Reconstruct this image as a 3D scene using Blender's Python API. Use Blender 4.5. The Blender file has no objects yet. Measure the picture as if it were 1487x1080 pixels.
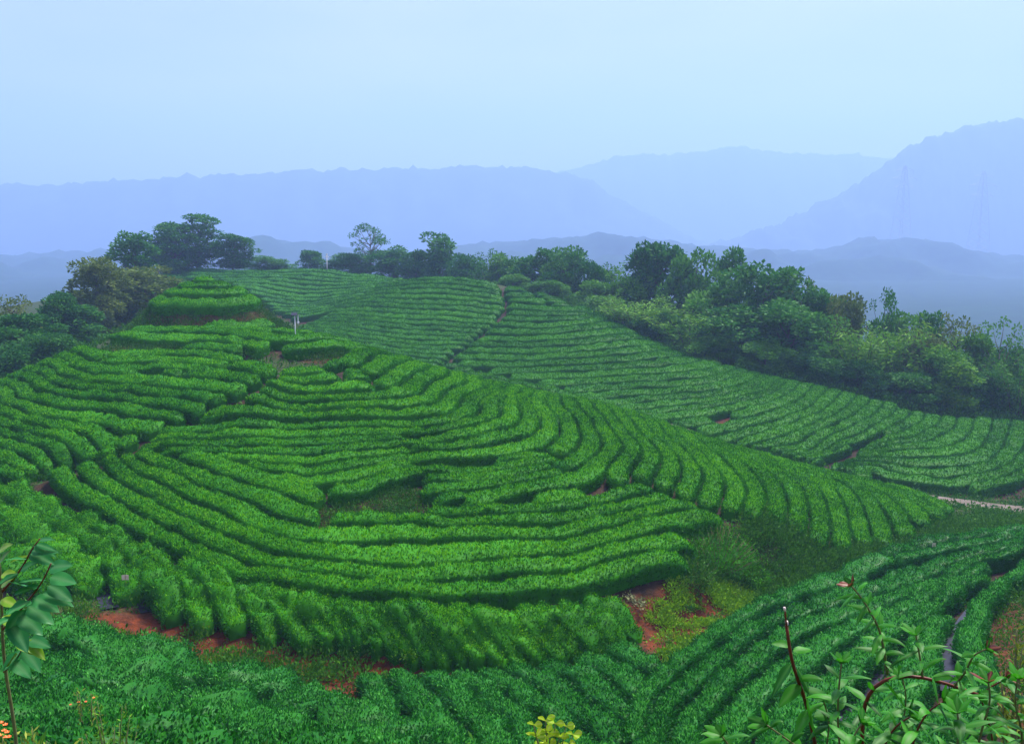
import bpy, math, random
import numpy as np
from mathutils import Vector
R = math.radians
rng = np.random.default_rng(7)
random.seed(7)
S = bpy.context.scene
COL = S.collection

# ------------------------------------------------------------------ camera, sky, sun, exposure
FPX, CX, CY, VH = 1300.0, 743.5, 540.0, 340.0
TH = math.atan((CY - VH) / FPX)
cam_d = bpy.data.cameras.new('camera')
cam = bpy.data.objects.new('camera', cam_d)
COL.objects.link(cam)
cam.location = (0, 0, 0)
cam.rotation_euler = (math.pi / 2 - TH, 0, 0)
cam_d.sensor_width = 36.0
cam_d.lens = FPX * 36.0 / 1487.0
cam_d.clip_start = 0.05
cam_d.clip_end = 8000.0
S.camera = cam

SUN_EL, SUN_AZ = R(58), R(35)          # high sun behind thin cloud, ahead and to the right
world = bpy.data.worlds.new('World')
S.world = world
world.use_nodes = True
wn = world.node_tree
for n in list(wn.nodes):
    wn.nodes.remove(n)
w_out = wn.nodes.new('ShaderNodeOutputWorld')
w_bg = wn.nodes.new('ShaderNodeBackground')
w_sky = wn.nodes.new('ShaderNodeTexSky')
w_sky.sky_type = 'NISHITA'
w_sky.sun_disc = False
w_sky.sun_elevation = SUN_EL
w_sky.sun_rotation = SUN_AZ
w_sky.air_density = 1.0
w_sky.dust_density = 3.0
w_mix = wn.nodes.new('ShaderNodeMix')
w_mix.data_type = 'RGBA'
w_mix.inputs['Factor'].default_value = 0.93
w_tc = wn.nodes.new('ShaderNodeTexCoord')
w_map = wn.nodes.new('ShaderNodeMapping')
w_map.inputs['Scale'].default_value = (1.2, 1.2, 5.0)
w_noise = wn.nodes.new('ShaderNodeTexNoise')
w_noise.inputs['Scale'].default_value = 1.6
w_noise.inputs['Detail'].default_value = 5.0
w_ramp = wn.nodes.new('ShaderNodeValToRGB')
w_ramp.color_ramp.elements[0].position = 0.38
w_ramp.color_ramp.elements[0].color = (0.64, 0.64, 0.99, 1)
w_ramp.color_ramp.elements[1].position = 0.62
w_ramp.color_ramp.elements[1].color = (0.98, 0.88, 1.08, 1)
w_gain = wn.nodes.new('ShaderNodeVectorMath')
w_gain.operation = 'SCALE'
w_gain.inputs['Scale'].default_value = 1.6
wl = wn.links.new
wl(w_tc.outputs['Generated'], w_map.inputs['Vector'])
wl(w_map.outputs['Vector'], w_noise.inputs['Vector'])
wl(w_noise.outputs['Fac'], w_ramp.inputs['Fac'])
wl(w_ramp.outputs['Color'], w_gain.inputs[0])
wl(w_sky.outputs['Color'], w_mix.inputs[6])
wl(w_gain.outputs['Vector'], w_mix.inputs[7])
wl(w_mix.outputs[2], w_bg.inputs['Color'])
w_bg.inputs['Strength'].default_value = 0.1
wl(w_bg.outputs['Background'], w_out.inputs['Surface'])

sun_d = bpy.data.lights.new('sun', 'SUN')
sun_d.energy = 2.0
sun_d.angle = R(14)
sun_d.color = (1.0, 0.96, 0.88)
sun = bpy.data.objects.new('sun', sun_d)
COL.objects.link(sun)
sdir = Vector((math.sin(SUN_AZ) * math.cos(SUN_EL), math.cos(SUN_AZ) * math.cos(SUN_EL), math.sin(SUN_EL)))
sun.rotation_euler = (-sdir).to_track_quat('-Z', 'Y').to_euler()

S.view_settings.view_transform = 'Standard'
S.view_settings.look = 'None'
S.view_settings.exposure = 2.4
S.view_settings.gamma = 1.0
S.view_settings.use_curve_mapping = False
S.render.engine = 'CYCLES'
S.cycles.max_bounces = 6
S.cycles.diffuse_bounces = 3
S.cycles.glossy_bounces = 2
S.cycles.transmission_bounces = 3
S.cycles.volume_bounces = 2
S.cycles.transparent_max_bounces = 8
S.cycles.use_denoising = True

HAZE_DENSITY = 0.00062
HAZE_COLOR = (0.40, 0.585, 1.0)

# ------------------------------------------------------------------ helpers: rays, splines, grids
def rr(u, v):
    x = (u - CX) / FPX
    yd = (v - CY) / FPX
    fy = math.cos(TH) - yd * math.sin(TH)
    return x / fy, -(math.sin(TH) + yd * math.cos(TH)) / fy

def PY(u, v, Y):
    a, b = rr(u, v)
    return (a * Y, Y, b * Y)

def PZ(u, v, drop):
    a, b = rr(u, v)
    Y = drop / (-b)
    return (a * Y, Y, -drop)

def UD(u, Y, drop):
    v = VH + FPX * drop / Y
    a, b = rr(u, v)
    return (a * Y, Y, -drop)

class TPS:
    def __init__(self, P, w, lam):
        P = np.asarray(P, float)
        w = np.asarray(w, float)
        self.s = 40.0
        self.P = P / self.s
        n = len(P)
        K = self.k(self.P, self.P) + lam * np.eye(n)
        Q = np.hstack([np.ones((n, 1)), self.P])
        A = np.zeros((n + 3, n + 3))
        A[:n, :n] = K
        A[:n, n:] = Q
        A[n:, :n] = Q.T
        b = np.zeros(n + 3)
        b[:n] = w
        self.c = np.linalg.solve(A, b)
    @staticmethod
    def k(a, b):
        d2 = ((a[:, None, :] - b[None, :, :]) ** 2).sum(-1)
        return np.where(d2 > 1e-14, 0.5 * d2 * np.log(np.maximum(d2, 1e-14)), 0.0)
    def __call__(self, X):
        X = np.asarray(X, float) / self.s
        out = np.empty(len(X))
        for i in range(0, len(X), 20000):
            x = X[i:i + 20000]
            out[i:i + 20000] = self.k(x, self.P) @ self.c[:-3] + self.c[-3] + x @ self.c[-2:]
        return out

def value_noise(x, y, seed=0):
    """smooth 2-D noise in -1..1"""
    xi = np.floor(x).astype(np.int64)
    yi = np.floor(y).astype(np.int64)
    fx = x - xi
    fy = y - yi
    fx = fx * fx * (3 - 2 * fx)
    fy = fy * fy * (3 - 2 * fy)
    def h(a, b):
        n = (a * 374761393 + b * 668265263 + seed * 974634777) & 0x7fffffff
        n = ((n ^ (n >> 13)) * 1274126177) & 0x7fffffff
        return ((n ^ (n >> 16)) & 0xffff) / 32767.5 - 1.0
    return ((h(xi, yi) * (1 - fx) + h(xi + 1, yi) * fx) * (1 - fy)
            + (h(xi, yi + 1) * (1 - fx) + h(xi + 1, yi + 1) * fx) * fy)

def in_poly(x, y, poly):
    x = np.asarray(x, float)
    y = np.asarray(y, float)
    r = np.zeros(x.shape, bool)
    n = len(poly)
    for i in range(n):
        x0, y0 = poly[i][:2]
        x1, y1 = poly[(i + 1) % n][:2]
        if y0 == y1:
            continue
        c = ((y0 > y) != (y1 > y)) & (x < (x1 - x0) * (y - y0) / (y1 - y0) + x0)
        r ^= c
    return r

def dist_line(x, y, line):
    d = np.full(np.shape(x), 1e9)
    for (x0, y0), (x1, y1) in zip(line[:-1], line[1:]):
        dx, dy = x1 - x0, y1 - y0
        t = np.clip(((x - x0) * dx + (y - y0) * dy) / max(dx * dx + dy * dy, 1e-9), 0, 1)
        d = np.minimum(d, np.hypot(x - x0 - t * dx, y - y0 - t * dy))
    return d

# ------------------------------------------------------------------ helpers: meshes, tags
def tag(o, label=None, cat=None, group=None, kind=None):
    if label: o['label'] = label
    if cat: o['category'] = cat
    if group: o['group'] = group
    if kind: o['kind'] = kind
    return o

def empty(name, loc=(0, 0, 0), rz=0.0):
    o = bpy.data.objects.new(name, None)
    COL.objects.link(o)
    o.location = loc
    o.rotation_euler = (0, 0, rz)
    o.empty_display_size = 0.3
    return o

def np_mesh(name, V, F3=None, F4=None, smooth=None, mats=(), attr=None, mi=None):
    """mesh from arrays: V (n,3), F3 (a,3), F4 (b,4); triangles come first"""
    me = bpy.data.meshes.new(name)
    V = np.asarray(V, np.float32)
    F3 = np.zeros((0, 3), np.int32) if F3 is None else np.asarray(F3, np.int32).reshape(-1, 3)
    F4 = np.zeros((0, 4), np.int32) if F4 is None else np.asarray(F4, np.int32).reshape(-1, 4)
    me.vertices.add(len(V))
    me.vertices.foreach_set('co', V.ravel())
    loops = np.concatenate([F3.ravel(), F4.ravel()])
    a, b = len(F3), len(F4)
    me.loops.add(len(loops))
    me.loops.foreach_set('vertex_index', loops)
    me.polygons.add(a + b)
    me.polygons.foreach_set('loop_start', np.concatenate([np.arange(a) * 3, a * 3 + np.arange(b) * 4]).astype(np.int32))
    sm = np.zeros(a + b, bool)
    if smooth is True:
        sm[:] = True
    elif smooth == 'quads':
        sm[a:] = True
    me.polygons.foreach_set('use_smooth', sm)
    if mi is not None:
        me.polygons.foreach_set('material_index', np.asarray(mi, np.int32))
    for m in mats:
        me.materials.append(m)
    if attr is not None:
        for k, arr in attr.items():
            at = me.attributes.new(k, 'FLOAT', 'POINT')
            at.data.foreach_set('value', np.asarray(arr, np.float32))
    me.update(calc_edges=True)
    me.validate()
    return me

def link(name, me, parent=None):
    o = bpy.data.objects.new(name, me)
    COL.objects.link(o)
    if parent is not None:
        o.parent = parent
    return o

class MB:
    """collects simple solids into one mesh"""
    def __init__(self):
        self.V, self.F3, self.F4 = [], [], []
        self.n = 0
    def add(self, V, F3=(), F4=()):
        V = np.asarray(V, float).reshape(-1, 3)
        self.V.append(V)
        if len(F3): self.F3.append(np.asarray(F3, int).reshape(-1, 3) + self.n)
        if len(F4): self.F4.append(np.asarray(F4, int).reshape(-1, 4) + self.n)
        self.n += len(V)
    def tube(self, pts, rad, seg=7, cap=True):
        pts = np.asarray(pts, float)
        rad = np.broadcast_to(np.asarray(rad, float), (len(pts),))
        T = np.gradient(pts, axis=0)
        T /= np.maximum(np.linalg.norm(T, axis=1, keepdims=True), 1e-9)
        ref = np.array([0.0, 0.0, 1.0]) if abs(T[:, 2]).mean() < 0.8 else np.array([1.0, 0.0, 0.0])
        N = np.cross(T, ref)
        N /= np.maximum(np.linalg.norm(N, axis=1, keepdims=True), 1e-9)
        B = np.cross(T, N)
        a = np.arange(seg) * 2 * math.pi / seg
        V = pts[:, None, :] + rad[:, None, None] * (np.cos(a)[None, :, None] * N[:, None, :] + np.sin(a)[None, :, None] * B[:, None, :])
        n = len(pts)
        F4 = []
        for i in range(n - 1):
            for j in range(seg):
                k = (j + 1) % seg
                F4.append((i * seg + j, i * seg + k, (i + 1) * seg + k, (i + 1) * seg + j))
        V = V.reshape(-1, 3)
        F3 = []
        if cap:
            V = np.vstack([V, pts[0], pts[-1]])
            c0, c1 = n * seg, n * seg + 1
            for j in range(seg):
                k = (j + 1) % seg
                F3.append((c0, k, j))
                F3.append((c1, (n - 1) * seg + j, (n - 1) * seg + k))
        self.add(V, F3, F4)
    def box(self, c, sz, rot=None):
        c = np.asarray(c, float)
        h = np.asarray(sz, float) / 2
        V = np.array([(x, y, z) for x in (-1, 1) for y in (-1, 1) for z in (-1, 1)], float) * h
        if rot is not None:
            V = V @ np.asarray(rot).T
        F4 = [(0, 1, 3, 2), (4, 6, 7, 5), (0, 4, 5, 1), (2, 3, 7, 6), (0, 2, 6, 4), (1, 5, 7, 3)]
        self.add(V + c, (), F4)
    def build(self, name, mat, parent=None, smooth=True):
        V = np.vstack(self.V)
        F3 = np.vstack(self.F3) if self.F3 else None
        F4 = np.vstack(self.F4) if self.F4 else None
        return link(name, np_mesh(name, V, F3, F4, smooth, (mat,)), parent)

def leaf_tris(P, N, L, W, up=0.6, rnd=None):
    """one bent kite (two triangles) per point: P (n,3), N (n,3) outward; long axis leans outward and up"""
    rnd = rnd or rng
    n = len(P)
    D = N + rnd.normal(0, 0.55, (n, 3))
    D[:, 2] += up
    D /= np.linalg.norm(D, axis=1, keepdims=True)
    A = np.cross(D, rnd.normal(0, 1, (n, 3)))
    A /= np.maximum(np.linalg.norm(A, axis=1, keepdims=True), 1e-6)
    L = np.broadcast_to(L, (n,))[:, None] * rnd.uniform(0.7, 1.3, (n, 1))
    W = np.broadcast_to(W, (n,))[:, None] * rnd.uniform(0.7, 1.3, (n, 1))
    base = P - D * L * 0.2
    mid = P + D * L * 0.35
    tip = P + D * L * 0.8
    V = np.stack([base, mid - A * W * 0.5, tip, mid + A * W * 0.5], 1).reshape(-1, 3)
    F = np.arange(n)[:, None] * 4 + np.array([[0, 1, 2, 3]])
    return V, F

def leaf_tri1(P, N, L, W, up=0.6, rnd=None):
    """one triangle per point (far leaves)"""
    rnd = rnd or rng
    n = len(P)
    D = N + rnd.normal(0, 0.55, (n, 3))
    D[:, 2] += up
    D /= np.linalg.norm(D, axis=1, keepdims=True)
    A = np.cross(D, rnd.normal(0, 1, (n, 3)))
    A /= np.maximum(np.linalg.norm(A, axis=1, keepdims=True), 1e-6)
    L = np.broadcast_to(L, (n,))[:, None] * rnd.uniform(0.7, 1.3, (n, 1))
    W = np.broadcast_to(W, (n,))[:, None] * rnd.uniform(0.7, 1.3, (n, 1))
    V = np.stack([P - D * L * 0.3 - A * W * 0.5, P - D * L * 0.3 + A * W * 0.5, P + D * L * 0.7], 1).reshape(-1, 3)
    F = np.arange(n)[:, None] * 3 + np.array([[0, 1, 2]])
    return V, F

# ------------------------------------------------------------------ materials
def nmat(name):
    m = bpy.data.materials.new(name)
    m.use_nodes = True
    t = m.node_tree
    for n in list(t.nodes):
        t.nodes.remove(n)
    return m, t, t.nodes.new, t.links.new

def leaf_mat(name, dark, mid, light, trans=0.28, rough=0.6, patch=0.25, patch_scale=0.35, spec=0.1):
    """leaf colours vary leaf by leaf (Random Per Island), in patches, and by plant"""
    m, t, N, Lk = nmat(name)
    out = N('ShaderNodeOutputMaterial')
    geo = N('ShaderNodeNewGeometry')
    ramp = N('ShaderNodeValToRGB')
    e = ramp.color_ramp.elements
    e[0].position, e[0].color = 0.0, (*dark, 1)
    e[1].position, e[1].color = 1.0, (*light, 1)
    k = e.new(0.5)
    k.color = (*mid, 1)
    no = N('ShaderNodeTexNoise')
    no.inputs['Scale'].default_value = patch_scale
    no.inputs['Detail'].default_value = 4
    no2 = N('ShaderNodeTexNoise')
    no2.inputs['Scale'].default_value = 9.0
    no2.inputs['Detail'].default_value = 3
    tc = N('ShaderNodeTexCoord')
    Lk(tc.outputs['Object'], no.inputs['Vector'])
    Lk(tc.outputs['Object'], no2.inputs['Vector'])
    a = N('ShaderNodeMath'); a.operation = 'MULTIPLY_ADD'
    Lk(no.outputs['Fac'], a.inputs[0]); a.inputs[1].default_value = patch * 4; a.inputs[2].default_value = -patch * 2
    b = N('ShaderNodeMath'); b.operation = 'MULTIPLY_ADD'
    Lk(geo.outputs['Random Per Island'], b.inputs[0]); b.inputs[1].default_value = 0.7
    Lk(a.outputs[0], b.inputs[2])
    c = N('ShaderNodeMath'); c.operation = 'MULTIPLY_ADD'
    Lk(no2.outputs['Fac'], c.inputs[0]); c.inputs[1].default_value = 0.4
    Lk(b.outputs[0], c.inputs[2])
    oi = N('ShaderNodeObjectInfo')
    d = N('ShaderNodeMath'); d.operation = 'MULTIPLY_ADD'
    Lk(oi.outputs['Random'], d.inputs[0]); d.inputs[1].default_value = 0.34
    Lk(c.outputs[0], d.inputs[2])
    f = N('ShaderNodeMath'); f.operation = 'SUBTRACT'
    Lk(d.outputs[0], f.inputs[0]); f.inputs[1].default_value = 0.17
    f.use_clamp = True
    Lk(f.outputs[0], ramp.inputs['Fac'])
    p = N('ShaderNodeBsdfPrincipled')
    Lk(ramp.outputs['Color'], p.inputs['Base Color'])
    p.inputs['Roughness'].default_value = rough
    p.inputs['Specular IOR Level'].default_value = spec
    if trans > 0:
        tr = N('ShaderNodeBsdfTranslucent')
        Lk(ramp.outputs['Color'], tr.inputs['Color'])
        mx = N('ShaderNodeMixShader')
        mx.inputs['Fac'].default_value = trans
        Lk(p.outputs['BSDF'], mx.inputs[1])
        Lk(tr.outputs['BSDF'], mx.inputs[2])
        Lk(mx.outputs['Shader'], out.inputs['Surface'])
    else:
        Lk(p.outputs['BSDF'], out.inputs['Surface'])
    return m

def plain_mat(name, col, col2=None, scale=8.0, rough=0.8, bump=0.0, spec=0.3, metal=0.0):
    m, t, N, Lk = nmat(name)
    out = N('ShaderNodeOutputMaterial')
    p = N('ShaderNodeBsdfPrincipled')
    no = N('ShaderNodeTexNoise')
    no.inputs['Scale'].default_value = scale
    no.inputs['Detail'].default_value = 6
    tc = N('ShaderNodeTexCoord')
    Lk(tc.outputs['Object'], no.inputs['Vector'])
    ramp = N('ShaderNodeValToRGB')
    ramp.color_ramp.elements[0].position = 0.3
    ramp.color_ramp.elements[1].position = 0.7
    ramp.color_ramp.elements[0].color = (*col, 1)
    ramp.color_ramp.elements[1].color = (*(col2 or tuple(c * 0.7 for c in col)), 1)
    Lk(no.outputs['Fac'], ramp.inputs['Fac'])
    Lk(ramp.outputs['Color'], p.inputs['Base Color'])
    p.inputs['Roughness'].default_value = rough
    p.inputs['Specular IOR Level'].default_value = spec
    p.inputs['Metallic'].default_value = metal
    if bump:
        bp = N('ShaderNodeBump')
        bp.inputs['Strength'].default_value = bump
        Lk(no.outputs['Fac'], bp.inputs['Height'])
        Lk(bp.outputs['Normal'], p.inputs['Normal'])
    Lk(p.outputs['BSDF'], out.inputs['Surface'])
    return m

M = {}
M['tea'] = leaf_mat('tea_leaves', (0.005, 0.060, 0.002), (0.018, 0.155, 0.003), (0.046, 0.260, 0.004))
M['tea_flush'] = leaf_mat('tea_young_shoots', (0.034, 0.205, 0.002), (0.095, 0.370, 0.004), (0.210, 0.530, 0.010), trans=0.35)
M['tea_dark'] = leaf_mat('tea_leaves_dark', (0.004, 0.050, 0.004), (0.010, 0.120, 0.009), (0.026, 0.200, 0.018), rough=0.5, spec=0.14)
M['tea_dark_flush'] = leaf_mat('tea_dark_young_shoots', (0.020, 0.190, 0.012), (0.055, 0.330, 0.028), (0.150, 0.520, 0.085), trans=0.35, rough=0.5, spec=0.14)
M['tea_far'] = leaf_mat('tea_leaves_far', (0.006, 0.055, 0.002), (0.018, 0.130, 0.004), (0.040, 0.215, 0.006))
M['tea_far_flush'] = leaf_mat('tea_far_young_shoots', (0.020, 0.145, 0.003), (0.055, 0.255, 0.005), (0.115, 0.370, 0.010), trans=0.35)
M['weed'] = leaf_mat('weed_leaves', (0.030, 0.130, 0.008), (0.070, 0.230, 0.010), (0.160, 0.360, 0.020))
M['scrub'] = leaf_mat('scrub_leaves', (0.012, 0.070, 0.006), (0.030, 0.130, 0.009), (0.075, 0.230, 0.016))
M['crown_dark'] = leaf_mat('crown_dark', (0.009, 0.075, 0.010), (0.026, 0.145, 0.014), (0.075, 0.250, 0.026), patch=0.35, patch_scale=0.25)
M['crown_mid'] = leaf_mat('crown_mid', (0.022, 0.120, 0.010), (0.055, 0.205, 0.013), (0.125, 0.320, 0.024), patch=0.35, patch_scale=0.25)
M['crown_olive'] = leaf_mat('crown_olive', (0.045, 0.090, 0.014), (0.095, 0.160, 0.024), (0.170, 0.230, 0.036), patch=0.35, patch_scale=0.25)
M['crown_bamboo'] = leaf_mat('crown_bamboo', (0.040, 0.160, 0.010), (0.100, 0.280, 0.014), (0.200, 0.400, 0.024), patch=0.35, patch_scale=0.25)
M['bark'] = plain_mat('bark', (0.06, 0.045, 0.035), (0.11, 0.09, 0.075), 6, 0.95, 0.4)
M['bark_pale'] = plain_mat('bark_pale', (0.20, 0.18, 0.15), (0.12, 0.10, 0.08), 6, 0.95, 0.3)

# ------------------------------------------------------------------ the lie of the land
# level of the tea canopy along each furrow of the near hill (metres below the eye)
ZPH = ([-4.5, -3.5, -2.5, -1.5, -0.5, 0, 6, 11, 15, 17, 19, 21, 24, 29, 31],
       [6.3, 6.64, 7.04, 7.39, 7.73, 7.9, 10.15, 11.6, 11.85, 12.5, 12.85, 13.15, 14.9, 16.5, 17.2])
ZAL = ([0, 6, 8, 12, 13], [7.9, 10.15, 10.75, 11.9, 12.15])
def zph(p, u=600):
    z = float(np.interp(p, *ZPH))
    k = min(max((470.0 - u) / 270.0, 0.0), 1.0)          # the left end of the lower rows climbs
    far = min(max((200.0 - u) / 120.0, 0.0), 1.0)
    w = float(np.interp(p, [12, 15, 17, 20.5], [0, 1, 1, 0.3 + 0.5 * far]))
    return z - 1.25 * k * w
def zal(p): return float(np.interp(p, *ZAL))

def cols(*cc):
    out = []
    for u, lst in cc:
        for v, ph in lst:
            out.append((u, v, ph))
    return out
def lines(*ll):
    out = []
    for ph, pts in ll:
        for u, v in pts:
            out.append((u, v, ph))
    return out

# traced furrows of the near hill: front face by columns, round its nose by lines
gA = cols(
    (300, [(605, 5.5), (619, 6.5), (633, 7.5), (647, 8.5), (664, 15.5), (695, 16.5), (716, 17.5), (745, 18.5), (773, 19.5), (801, 20.5)]),
    (240, [(622, 6.5), (636, 7.5), (648, 8.5), (668, 16.5), (686, 17.5), (717, 18.5), (746, 19.5), (775, 20.5)]),
    (200, [(652, 16.4), (671, 17.5), (697, 18.5), (725, 19.5), (756, 20.5)]),
    (150, [(664, 18.5), (697, 19.5), (728, 20.5)]),
    (97, [(671, 19.5), (697, 20.5)]),
    (65, [(679, 20.5)]),
    (400, [(548, 1.5), (559, 2.5), (572, 3.5), (586, 4.5), (599, 5.5), (613, 6.5), (630, 7.5), (648, 8.5), (664, 9.5), (680, 10.5), (695, 15.5), (725, 16.5), (760, 17.5), (786, 18.5), (809, 19.5), (829, 20.5)]),
    (500, [(525, 0.5), (543, 1.5), (559, 2.5), (574, 3.5), (587, 4.5), (598, 5.5), (612, 6.5), (628, 7.5), (644, 8.5), (660, 9.5), (680, 10.5), (703, 11.5), (728, 15.5), (744, 16.5), (772, 17.5), (798, 18.5), (823, 19.5), (842, 20.5)]),
    (600, [(573, 4), (589, 5), (604, 6), (612, 6.5), (625, 7.5), (637, 8.5), (649, 9.5), (661, 10.5), (679, 11.5), (699, 12.5), (747, 16.5), (769, 17.5), (800, 18.5), (829, 19.5), (850, 20.5)]),
    (700, [(598, 7), (612, 8), (628, 9), (647, 10), (663, 11), (683, 12), (707, 13), (716, 13.5), (735, 15.5), (750, 16.5), (767, 17.5), (794, 18.5), (822, 19.5), (848, 20.5)]),
    (800, [(642, 11), (667, 12), (690, 13), (701, 13.5), (716, 14.5), (731, 15.5), (750, 16.5), (770, 17.5), (792, 18.5), (815, 19.5), (838, 20.5)]),
    (900, [(694, 14.5), (712, 15.5), (731, 16.5), (749, 17.5), (769, 18.5), (795, 19.5), (819, 20.5)]),
    (960, [(717, 16.5), (735, 17.5), (753, 18.5), (784, 19.5), (808, 20.5), (820, 21)]), (990, [(777, 19.5), (802, 20.5), (814, 21)]),
    (1010, [(726, 17.5), (744, 18.5)]),
) + lines(
    (1, [(550, 514), (530, 525)]), (2, [(574, 530), (556, 541)]), (3, [(594, 543), (580, 555), (544, 564)]),
    (4, [(620, 557), (606, 572)]), (5, [(643, 569), (625, 583)]), (6, [(670, 579), (657, 597), (640, 602)]),
    (7, [(697, 583), (692, 597), (725, 565)]), (8, [(728, 592), (720, 606), (735, 575)]), (9, [(756, 603), (741, 618), (745, 575)]),
    (10, [(785, 606), (771, 629), (770, 577)]), (11, [(812, 616), (797, 641), (795, 577)]),
    (12, [(844, 632), (833, 650), (825, 661), (835, 606), (815, 577)]),
    (13, [(875, 641), (867, 656), (853, 667), (861, 608), (832, 578)]),
    (14, [(906, 647), (892, 664), (880, 680), (883, 614), (858, 583)]),
    (15, [(933, 656), (922, 672), (911, 685), (908, 622), (894, 603)]),
    (16, [(961, 667), (948, 690), (945, 640), (925, 618)]),
    (17, [(990, 675), (980, 700), (975, 650), (950, 628)]),
    (18, [(1021, 692), (1012, 715), (1000, 658), (972, 633)]),
    (19, [(1053, 703), (1043, 728), (1035, 672), (1010, 648)]),
    (20, [(1085, 710), (1078, 735), (1073, 687), (1050, 664)]),
    (21, [(1114, 722), (1104, 750), (1105, 697), (1080, 670)]),
    (22, [(1144, 725), (1143, 757), (1136, 705), (1105, 674)]),
    (23, [(1175, 733), (1173, 765), (1166, 708), (1130, 677)]),
    (24, [(1204, 742), (1206, 772), (1194, 714), (1155, 683)]),
    (25, [(1230, 742), (1236, 770), (1218, 715), (1182, 688)]),
    (26, [(1255, 740), (1263, 765), (1244, 717), (1205, 690)]),
    (27, [(1283, 738), (1295, 758), (1262, 712), (1232, 694)]),
    (28, [(1315, 742), (1290, 718), (1262, 702)]),
    (29, [(1342, 740), (1315, 720), (1290, 708)]),
    (30, [(1366, 738), (1340, 722), (1315, 712)]),
)
# left shoulder of the near hill
gL = lines(
    (0, [(137, 503), (155, 507), (200, 507), (250, 506), (300, 507), (350, 515), (395, 527)]),
    (1, [(121, 514), (135, 523), (167, 527), (236, 525), (300, 530), (350, 537), (398, 546)]),
    (2, [(101, 525), (110, 535), (150, 542), (236, 542), (300, 548), (350, 556), (375, 560)]),
    (3, [(81, 537), (90, 545), (125, 552), (194, 556), (239, 562), (300, 567), (340, 574)]),
    (4, [(62, 547), (75, 557), (120, 565), (180, 568), (240, 577), (315, 588)]),
    (5, [(42, 553), (50, 563), (92, 572), (167, 578), (222, 590), (290, 602)]),
    (6, [(21, 567), (25, 578), (70, 588), (150, 594), (210, 606), (250, 612)]),
    (7, [(0, 582), (50, 603), (120, 612), (190, 625), (215, 630)]),
    (8, [(0, 600), (60, 618), (130, 632), (180, 645)]),
    (9, [(-20, 608), (36, 624), (90, 640), (150, 655)]),
    (10, [(-20, 625), (60, 648), (115, 665)]),
    (11, [(-20, 642), (40, 662), (80, 675)]),
    (12, [(-20, 662), (30, 680), (50, 685)]),
    (13, [(-20, 680), (20, 694), (40, 700)]),
)
# rows between the two brown banks
gU = lines(
    (0, [(155, 507), (250, 506), (300, 507), (350, 514), (400, 523), (440, 518), (500, 516), (535, 511)]),
    (-1, [(165, 488), (200, 492), (250, 494), (300, 495), (350, 500), (400, 510), (440, 507), (500, 503)]),
    (-2, [(180, 476), (200, 480), (250, 482), (300, 484), (350, 488), (400, 498), (440, 494), (478, 492)]),
    (-3, [(195, 464), (250, 470), (300, 472), (350, 476), (400, 483), (430, 480)]),
)
KC = (rr(300, 440)[0] * 75.0, 75.0)         # knoll on top of the near hill

TC = []                                     # canopy control points
for u, v, p in gA: TC.append(PZ(u, v, zph(p, u)))
for u, v, p in gL: TC.append(PZ(u, v, zal(p)))
for u, v, p in gU: TC.append(PZ(u, v, zph(p, u)))
for r_, z_ in ((0.0, 3.4), (1.3, 3.75), (2.9, 4.5), (4.15, 5.25), (4.9, 6.75), (7.0, 7.05)):
    for k in range(1 if r_ == 0 else 10):
        a = k * 0.6283
        if r_ >= 7 and math.sin(a) < -0.2:
            continue
        TC.append((KC[0] + r_ * math.cos(a) * 1.05, KC[1] + r_ * math.sin(a), -z_ - (0.5 if r_ >= 7 else 0)))
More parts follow.
